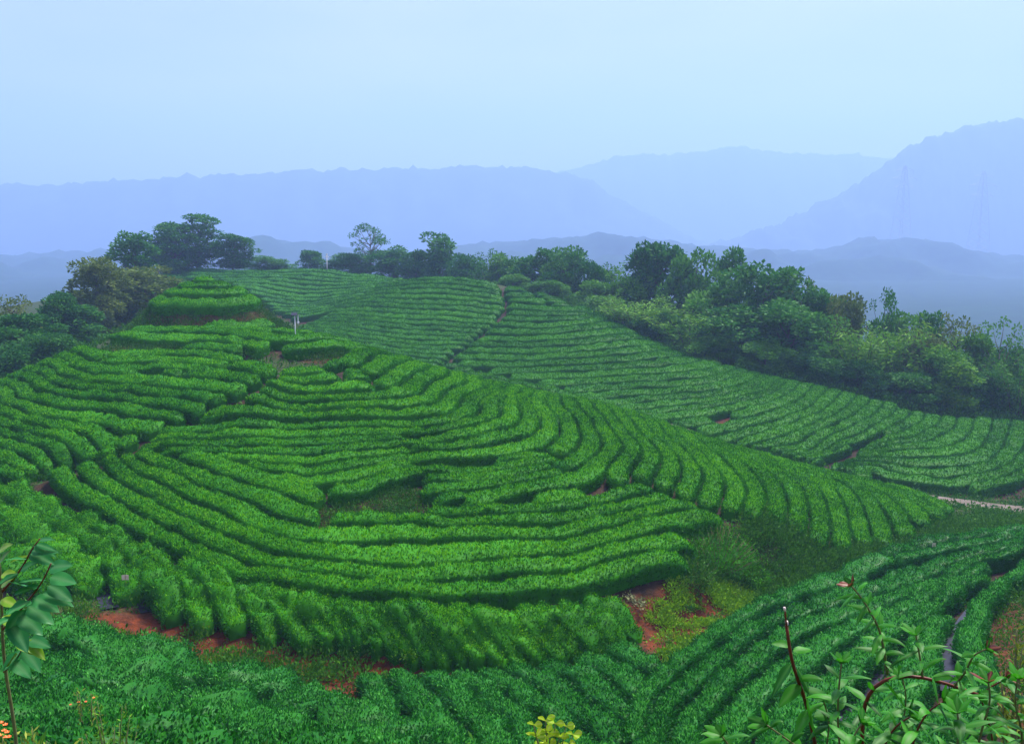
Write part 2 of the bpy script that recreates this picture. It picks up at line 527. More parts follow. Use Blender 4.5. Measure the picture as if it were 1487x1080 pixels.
# apron, ditch, near fields, valley floor, path, far hills (u, v, Y) -> on the line of sight
for u, v, z in [(0, 712, 12.4), (60, 715, 12.45), (119, 735, 12.65), (194, 772, 12.85), (267, 806, 13.05), (355, 834, 13.2), (439, 855, 13.2), (520, 862, 13.2),
                (620, 868, 13.25), (720, 866, 13.3), (820, 858, 13.4), (90, 800, 13.2), (22, 783, 13.2), (155, 845, 13.25), (211, 855, 13.3), (278, 888, 13.35),
                (369, 897, 13.4), (470, 910, 13.5), (300, 850, 13.15), (370, 868, 13.2), (440, 880, 13.2), (520, 888, 13.22), (600, 893, 13.27), (680, 894, 13.3), (760, 890, 13.36), (830, 882, 13.42), (560, 925, 13.5), (650, 930, 13.6), (740, 928, 13.65), (830, 915, 13.7), (900, 900, 13.7)]:
    TC.append(PZ(u, v, z))
for u, v, Y in [(30, 880, 27.5), (130, 905, 26.5), (240, 945, 26), (330, 970, 25.5), (430, 1000, 24.5), (560, 1050, 22), (0, 960, 22), (200, 1000, 21.5), (360, 1050, 20), (0, 1080, 16), (200, 1080, 16.6), (400, 1080, 18.5),
                (560, 975, 27.3), (660, 965, 27.8), (760, 955, 28.2), (860, 940, 28.8), (930, 930, 29.5), (620, 1060, 21.5), (750, 1060, 21.5), (850, 1020, 23.8), (930, 990, 25.5), (700, 1010, 24.6),
                (916, 1047, 22), (963, 974, 26.5), (1036, 930, 29.3), (1130, 872, 34), (1187, 844, 37), (1256, 813, 40.5), (1354, 786, 43.5), (1487, 772, 45), (1000, 1080, 19.8), (1058, 1027, 22.5), (1130, 950, 27), (1200, 918, 29.5),
                (1330, 870, 33), (1487, 812, 38), (1116, 1060, 19.5), (1193, 978, 24), (1260, 920, 28.5), (1242, 1030, 20.5), (1387, 913, 27), (1392, 970, 22.5), (1487, 841, 34), (1470, 920, 26), (1487, 1000, 19.5), (1300, 1080, 17), (1487, 1080, 15.5),
                (1000, 860, 34.6), (1000, 910, 31.6), (950, 885, 32.7), (1050, 880, 33.6), (1080, 855, 35.6), (1040, 808, 38.4), (1100, 830, 38), (1180, 815, 40.2), (1300, 785, 45), (1400, 762, 49.5), (1487, 748, 53)]:
    TC.append(PY(u, v, Y))
for u, Y, z in [(540, 79, 12.6), (600, 84, 13.4), (640, 86, 13.6), (700, 84, 13.6), (760, 82, 13.8), (830, 77, 14.2), (900, 74, 14.9), (1000, 70.5, 15.6), (1100, 67.5, 16.6), (1200, 65.5, 17.5), (470, 80, 11.8), (400, 86, 11.6), (300, 90, 11.8),
                (200, 86, 11.2), (100, 80, 12.2), (0, 74, 13.0), (-120, 72, 14), (-250, 70, 14.5), (100, 100, 12.8), (0, 100, 14.0), (0, 125, 14.5), (-150, 110, 15),
                (250, 104, 12.2), (330, 115, 12.4)]:
    TC.append(UD(u, Y, z))
for u, v, Y in [(1040, 646, 70), (1300, 705, 62), (1400, 719, 61.5), (1487, 731, 61), (1330, 712, 61),
                (1250, 692, 66), (1330, 702, 65.5), (1400, 708, 65), (1487, 714, 64.5), (1454, 692, 67), (1413, 622, 82), (1487, 612, 86), (1400, 603, 87), (1320, 600, 87), (1300, 585, 90), (1200, 561, 92), (1140, 551, 94), (1100, 541, 97),
                (1010, 520, 101), (940, 490, 108), (890, 465, 112), (850, 447, 115), (800, 430, 119), (735, 410, 125), (690, 399, 129), (640, 395, 132), (590, 401, 136), (1100, 632, 73), (1000, 610, 76), (900, 590, 81), (800, 562, 87), (700, 540, 93),
                (640, 528, 97), (560, 508, 103), (500, 480, 112), (640, 460, 113), (800, 480, 104), (900, 510, 97), (1000, 560, 86), (1200, 610, 78.5), (1300, 650, 73.5), (1240, 680, 68.5), (720, 450, 114), (560, 440, 122), (460, 468, 123),
                (475, 386, 165), (430, 388, 166), (350, 389, 168), (250, 388, 174), (300, 386, 172), (560, 399, 156), (520, 394, 160), (440, 440, 140), (370, 420, 147), (500, 425, 140), (210, 434, 128), (150, 466, 118), (118, 492, 108), (180, 470, 116)]:
    TC.append(PY(u, v, Y))
for u, Y, z in [(640, 160, 14), (735, 150, 15), (850, 136, 16), (900, 130, 17), (1010, 118, 19), (1140, 110, 21), (1300, 103, 23), (1487, 100, 24), (1650, 98, 25), (1650, 80, 20), (1650, 60, 18.5), (1650, 45, 14.5), (1650, 30, 11.5), (475, 186, 10), (250, 198, 11.5), (350, 190, 10),
                (560, 180, 12), (150, 150, 14), (50, 140, 16), (-100, 140, 18), (1900, 60, 19), (1900, 100, 28), (-250, 45, 13.5), (-250, 30, 13)]:
    TC.append(UD(u, Y, z))
for x, y, z in [(0, 0, 1.0), (-6, 0, 0.9), (6, 0, 0.9), (0, 3.2, 2.4), (-4, 3.2, 2.3), (4, 3.2, 2.2), (0, 8, 5.2), (-8, 8, 4.8), (8, 8, 4.6), (-16, 8, 4.8), (16, 8, 4.6), (0, 13, 7.9), (-22, 16, 8.6), (22, 16, 8.2), (-14, 0, .9), (14, 0, .8), (0, -5, -1.2), (-14, -5, -1.2), (14, -5, -1.2)]:
    TC.append((x, y, -z))
TC = np.array(TC)
land = TPS(TC[:, :2], TC[:, 2], 2e-4)
GX0, GX1, GY0, GY1, GD = -125.0, 125.0, -6.0, 235.0, 0.5
gxs = np.arange(GX0, GX1 + 1e-6, GD)
gys = np.arange(GY0, GY1 + 1e-6, GD)
GXX, GYY = np.meshgrid(gxs, gys)             # [iy, ix]
CAN = land(np.stack([GXX.ravel(), GYY.ravel()], 1)).reshape(GXX.shape)
# beyond the mapped hills the land falls to the valley
def fall(d): return 0.45 * np.maximum(d, 0) ** 1.25
edge_x = np.maximum(np.abs(GXX) - (22 + 0.62 * np.maximum(GYY, 0)), 0)
CAN = np.maximum(CAN, -30.0)
CAN = np.minimum(CAN, -1.0 + 0 * CAN + np.where(GYY < 20, 3, -2))
CAN = CAN - fall(edge_x * 0.5) - fall((GYY - 196) * 0.7)
CAN = np.maximum(CAN, -58.0)

def bil(G, x, y):
    fx = np.clip((np.asarray(x, float) - GX0) / GD, 0, len(gxs) - 1.001)
    fy = np.clip((np.asarray(y, float) - GY0) / GD, 0, len(gys) - 1.001)
    ix = fx.astype(int)
    iy = fy.astype(int)
    tx = fx - ix
    ty = fy - iy
    return (G[iy, ix] * (1 - tx) + G[iy, ix + 1] * tx) * (1 - ty) + (G[iy + 1, ix] * (1 - tx) + G[iy + 1, ix + 1] * tx) * ty

HEDGE_H = 0.72
def can_z(x, y): return bil(CAN, x, y)
def gnd_z(x, y): return bil(GND, x, y)

def cast(u, v, ymin=6.0, ymax=225.0):
    """where a line of sight meets the canopy"""
    a, b = rr(u, v)
    Y = np.arange(ymin, ymax, 0.2)
    d = b * Y - can_z(a * Y, Y)
    i = np.nonzero(d < 0)[0]
    k = i[0] if len(i) else int(np.argmin(d))
    y = Y[k]
    if len(i) and k > 0:
        y = Y[k - 1] + 0.2 * d[k - 1] / (d[k - 1] - d[k])
    return (a * y, y)

def wpoly(entries, ymin=6.0, ymax=225.0):
    """polygon on the ground from sight lines (u, v), or (u, v, Y) where the depth is given"""
    out = []
    for e in entries:
        if len(e) == 2:
            out.append(cast(e[0], e[1], ymin, ymax))
        else:
            a, b = rr(e[0], e[1])
            out.append((a * e[2], e[2]))
    return out

# ground: the canopy less the hedge height, with small lumps
rough = 0.05 * value_noise(GXX * 0.9, GYY * 0.9, 3) + 0.03 * value_noise(GXX * 2.3, GYY * 2.3, 5)
GND = CAN - HEDGE_H + rough
# trodden ditch of red earth between the apron and the near fields, and the bare corner beside it
DITCH = wpoly([(60, 905), (150, 875), (215, 880), (290, 912), (380, 925), (440, 935), (560, 945), (650, 952), (760, 948), (860, 935)])
dd = dist_line(GXX, GYY, DITCH)
GND -= 0.30 * np.exp(-(dd / 1.1) ** 2)
BARE = wpoly([(885, 850), (960, 830), (1060, 822), (1110, 850), (1090, 880), (1030, 920), (980, 955), (950, 920), (900, 880)])
# terrace banks and path
PATH_C = [PY(u, v, Y)[:2] for u, v, Y in [(940, 606, 76), (1000, 626, 72), (1040, 642, 70), (1120, 664, 66), (1220, 690, 63.5), (1300, 705, 62), (1360, 713, 61.5), (1400, 719, 61.5), (1450, 725, 61), (1487, 731, 61), (1600, 748, 60), (1750, 770, 60)]]

# ------------------------------------------------------------------ contour lines
def contours(F, level, ok):
    """marching squares on the land grid; returns chains of (x, y)"""
    A = F - level
    s = A > 0
    c00, c10, c01, c11 = s[:-1, :-1], s[:-1, 1:], s[1:, :-1], s[1:, 1:]
    cnt = c00.astype(int) + c10 + c01 + c11
    okc = ok[:-1, :-1] & ok[:-1, 1:] & ok[1:, :-1] & ok[1:, 1:]
    iy, ix = np.nonzero((cnt > 0) & (cnt < 4) & okc)
    adj = {}
    pos = {}
    def ept(kind, y, x):
        key = (kind, y, x)
        if key not in pos:
            if kind == 0:
                a0, a1 = A[y, x], A[y, x + 1]
                t = a0 / (a0 - a1)
                pos[key] = (gxs[x] + GD * t, gys[y])
            else:
                a0, a1 = A[y, x], A[y + 1, x]
                t = a0 / (a0 - a1)
                pos[key] = (gxs[x], gys[y] + GD * t)
        return key
    for y, x in zip(iy.tolist(), ix.tolist()):
        es = []
        if s[y, x] != s[y, x + 1]: es.append(ept(0, y, x))
        if s[y, x + 1] != s[y + 1, x + 1]: es.append(ept(1, y, x + 1))
        if s[y + 1, x] != s[y + 1, x + 1]: es.append(ept(0, y + 1, x))
        if s[y, x] != s[y + 1, x]: es.append(ept(1, y, x))
        for a, b in ([(es[0], es[1])] if len(es) == 2 else [(es[0], es[1]), (es[2], es[3])]):
            adj.setdefault(a, []).append(b)
            adj.setdefault(b, []).append(a)
    chains = []
    seen = set()
    starts = [k for k in adj if len(adj[k]) == 1] + list(adj)
    for st in starts:
        if st in seen:
            continue
        ch = [st]
        seen.add(st)
        cur = st
        while True:
            nx = [q for q in adj[cur] if q not in seen]
            if not nx:
                break
            cur = nx[0]
            seen.add(cur)
            ch.append(cur)
        if len(ch) > 3:
            chains.append(np.array([pos[k] for k in ch]))
    return chains

def resample(c, step):
    d = np.concatenate([[0], np.cumsum(np.hypot(*np.diff(c, axis=0).T))])
    if d[-1] < step:
        return None, d[-1]
    n = max(3, int(round(d[-1] / step)) + 1)
    t = np.linspace(0, d[-1], n)
    return np.stack([np.interp(t, d, c[:, 0]), np.interp(t, d, c[:, 1])], 1), d[-1]

def smooth(c, n=2):
    for _ in range(n):
        c = c.copy()
        c[1:-1] = 0.25 * c[:-2] + 0.5 * c[1:-1] + 0.25 * c[2:]
    return c

# ------------------------------------------------------------------ tea hedges
PROF_A = np.array([-0.93, -1.0, -0.99, -0.88, -0.42, 0.42, 0.88, 0.99, 1.0, 0.93])
PROF_H = np.array([-0.05, 0.42, 0.82, 0.97, 1.03, 1.03, 0.97, 0.82, 0.42, -0.05])

def hedge_mesh(name, pts, hw, H, step, mat, leafL, dens, kite, seed, lump=0.12, shoot=0.0, taper=0.4):
    rg = np.random.default_rng(seed)
    n = len(pts)
    T = np.gradient(pts, axis=0)
    T /= np.maximum(np.linalg.norm(T, axis=1, keepdims=True), 1e-9)
    Nn = np.stack([-T[:, 1], T[:, 0]], 1)
    s = np.concatenate([[0], np.cumsum(np.linalg.norm(np.diff(pts, axis=0), axis=1))])
    end = np.clip(np.minimum(s, s[-1] - s) / taper, 0, 1)
    ew = 0.55 + 0.45 * end ** 0.6
    eh = 0.55 + 0.45 * end ** 0.6
    bush = value_noise(pts[:, 0] * 0.55 + seed, pts[:, 1] * 0.55, 17)       # single bushes grown or cut differently
    ew = ew * (1 + 0.05 * bush)
    eh = eh * (1 + 0.12 * value_noise(pts[:, 0] * 0.8, pts[:, 1] * 0.8 + seed, 18))
    w = hw * ew
    m = len(PROF_A)
    X = pts[:, None, 0] + Nn[:, None, 0] * (w[:, None] * PROF_A[None])
    Y = pts[:, None, 1] + Nn[:, None, 1] * (w[:, None] * PROF_A[None])
    # bushy outline: individual tea bushes and gaps along the row
    g1 = value_noise(X * 1.1, Y * 1.1, 11)
    g2 = value_noise(X * 2.6, Y * 2.6, 12)
    g3 = value_noise(X * 6.0, Y * 6.0, 13)
    hh = H * eh[:, None] * PROF_H[None] * (1 + lump * (0.6 * g1 + 0.9 * g2) + 0.10 * g3)
    side = 1 + lump * (0.25 * g1 + 1.0 * g2) * 0.9 + 0.08 * g3
    X = pts[:, None, 0] + Nn[:, None, 0] * (w[:, None] * PROF_A[None] * side)
    Y = pts[:, None, 1] + Nn[:, None, 1] * (w[:, None] * PROF_A[None] * side)
    Z = gnd_z(X, Y) * 0.65 + gnd_z(pts[:, 0], pts[:, 1])[:, None] * 0.35 + hh
    Z[:, 0] = gnd_z(X[:, 0], Y[:, 0]) - 0.06
    Z[:, -1] = gnd_z(X[:, -1], Y[:, -1]) - 0.06
    G = np.stack([X, Y, Z], -1)                     # (n, m, 3)
    V = G.reshape(-1, 3)
    i = np.arange(n - 1)[:, None]
    j = np.arange(m - 1)[None]
    F4 = np.stack([i * m + j, i * m + j + 1, (i + 1) * m + j + 1, (i + 1) * m + j], -1).reshape(-1, 4)
    caps = []
    for r0, rev in ((0, False), ((n - 1) * m, True)):
        for q in range(1, m - 1):
            caps.append((r0, r0 + q + 1, r0 + q) if not rev else (r0, r0 + q, r0 + q + 1))
    # leaves over the surface
    seg = np.linalg.norm(G[:, 1:] - G[:, :-1], axis=2).mean(0)
    seg[[0, -1]] *= 0.4
    length = s[-1]
    nl = int(dens * seg.sum() * length)
    jj = rg.choice(m - 1, nl, p=seg / seg.sum())
    fi = rg.uniform(0, n - 1.001, nl)
    ii = fi.astype(int)
    a = (fi - ii)[:, None]
    b = rg.uniform(0, 1, (nl, 1))
    P = (G[ii, jj] * (1 - a) + G[ii + 1, jj] * a) * (1 - b) + (G[ii, jj + 1] * (1 - a) + G[ii + 1, jj + 1] * a) * b
    d1 = G[ii + 1, jj] - G[ii, jj]
    d2 = G[ii, jj + 1] - G[ii, jj]
    Nv = np.cross(d1, d2)
    Nv /= np.maximum(np.linalg.norm(Nv, axis=1, keepdims=True), 1e-9)
    Nv[(Nv[:, 2] < -0.2)] *= -1
    c = pts[ii]
    outw = np.stack([P[:, 0] - c[:, 0], P[:, 1] - c[:, 1], np.full(nl, 0.3)], 1)
    flip = (Nv * outw).sum(1) < 0
    Nv[flip] *= -1
    clump = value_noise(P[:, 0] * 3.1 + P[:, 2], P[:, 1] * 3.1, 19) * 0.5 + value_noise(P[:, 0] * 7.0, P[:, 1] * 7.0 + P[:, 2] * 5, 20) * 0.5
    P = P + Nv * ((rg.uniform(-0.03, 0.05 + shoot, nl) + (0.05 + 0.4 * shoot) * clump)[:, None])
    topness = np.clip(Nv[:, 2], 0, 1) * 0.9 + 0.45 * clump
    flush = rg.uniform(0.40, 1.30, nl) < topness
    Lf = leafL * np.where(flush, 1.0, 1.12)
    mats = (M[mat], M[mat + '_flush'])
    if kite:
        LV, LF = leaf_tris(P, Nv, Lf, Lf * 0.42, 0.7, rg)
        VV = np.vstack([V, LV])
        me = np_mesh(name, VV, caps, np.vstack([F4, LF + len(V)]), True, mats, mi=np.concatenate([np.zeros(len(caps) + len(F4)), flush]))
    else:
        LV, LF = leaf_tri1(P, Nv, Lf, Lf * 0.5, 0.7, rg)
        VV = np.vstack([V, LV])
        me = np_mesh(name, VV, np.vstack([np.array(caps), LF + len(V)]), F4, 'quads', mats, mi=np.concatenate([np.zeros(len(caps)), flush, np.zeros(len(F4))]))
    return me

ORD = ('first second third fourth fifth sixth seventh eighth ninth tenth eleventh twelfth thirteenth fourteenth fifteenth sixteenth '
       'seventeenth eighteenth nineteenth twentieth twenty-first twenty-second twenty-third twenty-fourth twenty-fifth twenty-sixth '
       'twenty-seventh twenty-eighth twenty-ninth thirtieth thirty-first thirty-second thirty-third thirty-fourth thirty-fifth').split()
ALL_HEDGES = []
TOTAL = {'leaves': 0, 'm': 0.0}

def build_field(key, phi, poly, levels, mat, look, where, counted, group, holes=(), cuts=(), H=HEDGE_H, fill=0.86, smin=0.75, smax=2.6,
                wmax=1.15, step=0.35, leafL=0.1, dens=150, kite=False, minlen=1.3, lump=0.12, ymin=-9, ymax=999, split=True, shoot=0.0, taper=0.4):
    """rows of one tea field: level lines of phi inside poly; every unbroken row is one hedge"""
    gy, gx = np.gradient(phi, GD, GD)
    sp = 1.0 / np.maximum(np.hypot(gx, gy), 1e-3)
    ok = in_poly(GXX, GYY, poly)
    # allow cells that touch the polygon, pieces are trimmed below
    okd = ok.copy()
    okd[1:, :] |= ok[:-1, :]; okd[:-1, :] |= ok[1:, :]; okd[:, 1:] |= ok[:, :-1]; okd[:, :-1] |= ok[:, 1:]
    rows = []
    for li, lv in enumerate(levels):
        for sub, off in ((0, 0.0), (1, -0.25), (2, 0.25)):
            if sub and not split:
                continue
            for ch in contours(phi, lv + off, okd):
                c, L = resample(ch, step)
                if c is None:
                    continue
                c = smooth(c, 3)
                spc = bil(sp, c[:, 0], c[:, 1])
                keep = in_poly(c[:, 0], c[:, 1], poly) & (c[:, 1] > ymin) & (c[:, 1] < ymax)
                if split:
                    keep &= (spc < smax) if sub == 0 else (spc >= smax)
                keep &= spc > smin
                if sub: spc = spc * 0.5
                for h in holes:
                    keep &= ~in_poly(c[:, 0], c[:, 1], h)
                for line, wd in cuts:
                    keep &= dist_line(c[:, 0], c[:, 1], line) > wd
                # runs
                i = 0
                n = len(c)
                while i < n:
                    if not keep[i]:
                        i += 1
                        continue
                    k = i
                    while k + 1 < n and keep[k + 1]:
                        k += 1
                    if (k - i) * step >= minlen:
                        rows.append((li, sub, c[i:k + 1], spc[i:k + 1]))
                    i = k + 1
    # order along each level by where the row lies
    by = {}
    for r in rows:
        by.setdefault((r[0]), []).append(r)
    objs = []
    for li in sorted(by):
        rs = sorted(by[li], key=lambda r: (r[2][:, 0] / np.maximum(r[2][:, 1], 5)).mean())
        for pi, (_, sub, c, spc) in enumerate(rs):
            k = min(len(spc), 7)
            spc = np.convolve(np.pad(spc, (3, 3), mode='edge'), np.ones(7) / 7, 'valid')
            hw = np.minimum(0.5 * spc * fill, wmax)
            c = c + 0.0
            c[:, 0] += 0.04 * value_noise(c[:, 0] * 0.5, c[:, 1] * 0.5, 31)
            c[:, 1] += 0.04 * value_noise(c[:, 0] * 0.5, c[:, 1] * 0.5, 32)
            me = hedge_mesh('tea_hedge', c, hw, H, step, mat, leafL, dens, kite, li * 97 + pi * 13 + len(key), lump, shoot, taper)
            o = link('tea_hedge', me)
            ordw = ORD[min(li, len(ORD) - 1)]
            if len(rs) == 1:
                pl = ''
            elif len(rs) == 2:
                pl = (', left piece', ', right piece')[pi]
            elif len(rs) == 3:
                pl = (', left piece', ', middle piece', ', right piece')[pi]
            else:
                pl = ', %s from left' % ORD[pi]
            lab = '%s tea hedge %s, %s row %s%s' % (look, where, ordw, counted, pl)
            assert len(lab.split()) <= 16, lab
            tag(o, lab, 'tea hedge', group)
            ALL_HEDGES.append(o)
            objs.append(o)
            TOTAL['m'] += len(c) * step
            TOTAL['leaves'] += len(me.polygons)
    print('FIELD', key, 'rows', len(objs), 'polys', sum(len(o.data.polygons) for o in objs))
    return objs

def phi_grid(ctrl, lam=3e-4):
    P = np.array([c[:2] for c in ctrl])
    w = np.array([c[2] for c in ctrl])
    t = TPS(P, w, lam)
    return t(np.stack([GXX.ravel(), GYY.ravel()], 1)).reshape(GXX.shape)

def ctrl_cast(L, ymin=6.0, ymax=225.0):
    return [(*cast(u, v, ymin, ymax), p) for u, v, p in L]

SEAM1 = [(410, 532), (398, 545), (378, 556), (345, 575), (308, 595), (277, 606), (238, 617), (191, 644), (162, 656), (124, 665), (61, 681), (30, 699)]
# --- the near hill
colset = {990, 300, 240, 200, 150, 97, 65, 400, 500, 600, 700, 800, 900, 960, 1010}
low = lambda u, p: u in colset and p >= 15.0 and not (u >= 900 and p <= 15.0)
gA1 = [q for q in gA if not low(q[0], q[2])] + [(300, 659, 9.5), (240, 660, 9.5), (200, 652, 8.7), (300, 669, 10.5)]
gA2 = [q for q in gA if low(q[0], q[2])] + [(640, 737, 15.6)]
PHI_A = phi_grid([(*cast(u, v, 20, 75), p) if i >= len(gA1) - 4 else (*PZ(u, v, zph(p, u))[:2], p) for i, (u, v, p) in enumerate(gA1)])
PHI_A2 = phi_grid([(*PZ(u, v, zph(p, u))[:2], p) for u, v, p in gA2])
DIVIDE = [(195, 645), (245, 652), (297, 655), (350, 668), (400, 688), (440, 698), (478, 712), (560, 738), (640, 728), (700, 725), (780, 724), (850, 714), (905, 697), (925, 689)]
SEAM3 = [(925, 692), (951, 702), (983, 715), (1015, 725), (1052, 740), (1085, 748)]
polyA = wpoly([(410, 532), (398, 545), (378, 556), (345, 575), (308, 595), (277, 606), (238, 617), (191, 644)] + DIVIDE + [(951, 704), (983, 717), (1015, 727), (1052, 742), (1085, 752), (1110, 775)], ymin=15, ymax=62) + \
    wpoly([(1125, 790, 41.6), (1205, 790, 41.8), (1270, 780, 43.4), (1320, 762, 46.5), (1372, 752, 52.5), (1385, 738, 56), (1360, 720, 61),
           (1280, 690, 63), (1200, 672, 65), (1100, 645, 66.5), (1000, 620, 68), (900, 595, 71), (830, 577, 74), (760, 560, 76), (700, 545, 76), (620, 528, 73), (560, 512, 69), (500, 512, 60)])
polyA2 = wpoly(DIVIDE + SEAM3[1:5] + [(1045, 755), (1005, 775), (1003, 830), (960, 838), (880, 853), (800, 862), (700, 870), (600, 870), (500, 862), (439, 856), (355, 834), (267, 807), (194, 773), (119, 735), (60, 712), (25, 706), (30, 699), (61, 681), (124, 665), (162, 656)], ymin=15, ymax=62)
clearing = wpoly([(478, 716), (500, 708), (560, 690), (608, 690), (612, 715), (628, 728), (600, 740), (560, 742), (540, 728), (500, 728), (470, 748), (452, 735), (455, 722)], ymin=15, ymax=62)
bushgap = wpoly([(1002, 800), (1008, 772), (1045, 752), (1072, 758), (1085, 775), (1085, 825), (1000, 845)], ymin=15, ymax=62)
seam3 = wpoly(SEAM3, ymin=15, ymax=62)
NEAR_G = 'tea hedges ringing the near hill'
build_field('B', PHI_A2, polyA2, [k + 0.5 for k in range(15, 21)], 'tea', 'long', 'across the near hill foot', 'below the clearing', NEAR_G,
            holes=[clearing, bushgap], cuts=[(seam3, 0.22)], leafL=0.12, dens=360, smin=0.5, smax=9, fill=0.80, split=False, lump=0.09, H=0.66, step=0.28)
# the middle of the face is planted more closely; its rows run out raggedly into the wider rows of the nose
rag = [(rr([575, 615, 588, 604][k % 4], 640)[0] * (38.0 + 1.15 * k), 38.0 + 1.15 * k) for k in range(16)]
MID_L = [(-60.0, 38.0)] + [(x - 0.4, y) for x, y in rag] + [(-60.0, rag[-1][1])]
MID_R = [(60.0, 38.0)] + [(x + 0.4, y) for x, y in rag] + [(60.0, rag[-1][1])]
build_field('A', PHI_A, polyA, [k + 0.5 for k in range(0, 6)] + [k + 0.5 for k in range(12, 31)], 'tea', 'clipped', 'on the near hill', 'below the bank', NEAR_G,
            holes=[clearing, bushgap], cuts=[(seam3, 0.28)], leafL=0.125, dens=330, smin=0.55, smax=1.9, fill=0.76, lump=0.08, H=0.68)
build_field('AR', PHI_A, polyA, [k + 0.5 for k in range(6, 12)], 'tea', 'curved', 'round the near hill nose', 'above the seam', NEAR_G,
            holes=[clearing, bushgap, MID_L], leafL=0.125, dens=330, smin=0.55, smax=1.9, fill=0.76, lump=0.08, H=0.68)
build_field('AM', PHI_A, polyA, [6.37 + 0.74 * k for k in range(0, 8)], 'tea', 'narrow', 'mid-face of the near hill', 'above the clearing', NEAR_G,
            holes=[clearing, bushgap, MID_R], leafL=0.115, dens=360, smin=0.55, smax=9, fill=0.60, lump=0.10, H=0.58, split=False)
ctrl = [(*PZ(u, v, zal(p))[:2], p) for u, v, p in gL]
PHI_L = phi_grid(ctrl)
polyL = wpoly([(404, 530), (392, 545), (370, 556), (338, 575), (302, 594), (270, 605), (232, 617), (185, 643), (156, 655), (118, 664), (56, 680), (20, 700), (-40, 690)], ymin=15, ymax=70) + \
    wpoly([(-90, 640, 52), (-90, 590, 60), (0, 560, 65), (60, 535, 66), (120, 510, 66), (140, 503, 64)]) + wpoly([(155, 507), (250, 507), (300, 508), (350, 515)], ymin=15, ymax=70)
build_field('L', PHI_L, polyL, [k + 0.5 for k in range(0, 13)], 'tea', 'clipped', 'on the near left shoulder', 'below the bank', NEAR_G,
            leafL=0.125, dens=300, smin=0.5, smax=2.2, fill=0.82)
ctrl = [(*PZ(u, v, zph(p, u))[:2], p) for u, v, p in gU]
PHI_U = phi_grid(ctrl)
polyU = wpoly([(160, 502, 62), (250, 505, 61.5), (300, 506, 61.5), (350, 512, 60.5), (400, 521, 59), (440, 517, 58.5), (535, 511, 59), (550, 505, 64), (500, 497, 66), (460, 485, 71), (420, 466, 73), (395, 460, 71), (300, 465, 68.9), (215, 460, 70), (180, 472, 70), (150, 495, 66)])
bank_l = wpoly([(140, 505, 61), (250, 504, 62), (275, 490, 64.4), (240, 487, 64.8), (150, 486, 66)])
bank_r = wpoly([(445, 514, 58.7), (525, 510, 59.3), (520, 503, 61), (490, 500, 60.6), (450, 506, 60)])
build_field('U', PHI_U, polyU, [-3.5, -2.5, -1.5, -0.5], 'tea', 'short', 'between the hilltop banks', 'below the knoll', NEAR_G,
            holes=[bank_l, bank_r], leafL=0.11, dens=280, smin=0.4, smax=3.2, wmax=1.0, fill=0.85)
PHI_K = np.hypot(GXX - KC[0], GYY - KC[1])
KPOLY = [(KC[0] + 6 * math.cos(a * 0.3), KC[1] + 6 * math.sin(a * 0.3)) for a in range(21)]
for rk, lk in ((0.5, 'small topmost tea hedge clump crowning the terraced knoll'), (1.6, 'ring of tea hedge just under the top of the knoll'), (2.75, 'middle ring of tea hedge round the terraced knoll'), (3.85, 'lowest broad ring of tea hedge round the knoll, above the brown earth bank')):
    nn = max(8, int(2 * math.pi * rk / 0.3))
    ang = np.linspace(0.4, 0.4 + 2 * math.pi * 0.985, nn)
    c = np.stack([KC[0] + rk * np.cos(ang) * 1.03, KC[1] + rk * np.sin(ang)], 1)
    o = link('tea_hedge', hedge_mesh('tea_hedge', c, np.full(nn, 0.47), 0.55, 0.3, 'tea', 0.11, 300, False, int(rk * 10), 0.12))
    tag(o, lk, 'tea hedge', NEAR_G)
    ALL_HEDGES.append(o)
a0, a1 = R(-75), R(-12)
ang = np.linspace(a0, a1, 24)
c = np.stack([KC[0] + 5.5 * np.cos(ang) * 1.05, KC[1] + 5.5 * np.sin(ang)], 1)
o = link('tea_hedge', hedge_mesh('tea_hedge', c, np.full(24, 0.5), 0.7, 0.3, 'tea', 0.11, 300, False, 77, 0.15))
tag(o, 'short dark tea hedge on the brown bank at the right foot of the knoll', 'tea hedge', NEAR_G)
ALL_HEDGES.append(o)

# --- apron of young tea below the near hill
gC = lines(
    (0, [(-20, 765), (0, 790), (10, 830)]),
    (1, [(22, 783), (0, 757), (40, 815)]),
    (2, [(155, 848), (139, 814), (115, 788), (85, 768), (45, 745), (0, 722)]),
    (3, [(211, 857), (194, 817), (165, 787), (130, 762), (80, 735), (20, 711)]),
    (4, [(278, 892), (264, 850), (235, 815), (190, 788), (140, 759), (90, 733)]),
    (5, [(319, 894), (300, 862), (270, 832), (235, 807), (195, 783)]),
    (6, [(369, 897), (350, 870), (310, 842), (280, 824)]),
    (7, [(420, 912), (395, 877), (355, 851)]),
    (8, [(470, 915), (440, 884), (400, 859)]),
    (9, [(508, 917), (478, 885), (440, 864)]),
    (10, [(544, 919), (515, 890), (475, 867)]),
    (12, [(630, 938), (590, 900), (545, 876), (515, 868)]),
    (14, [(710, 940), (665, 902), (620, 880), (585, 872)]),
    (16, [(800, 930), (750, 895), (700, 874)]),
    (18, [(890, 915), (840, 882), (800, 866)]),
    (19, [(930, 905), (885, 875), (850, 858)]),
)
PHI_C = phi_grid(ctrl_cast(gC, 15, 60))
polyC = wpoly([(-60, 692), (10, 696), (60, 712), (119, 740), (194, 778), (267, 812), (355, 839), (439, 861), (520, 868), (620, 874), (720, 873), (820, 864), (880, 850), (905, 868), (935, 905), (900, 918), (860, 928), (800, 936),
               (700, 944), (630, 940), (590, 934), (545, 922), (505, 918), (420, 914), (370, 899), (320, 896), (278, 892), (262, 886), (215, 858), (150, 850), (110, 842), (75, 848), (40, 840), (-40, 850)], ymin=15, ymax=60)
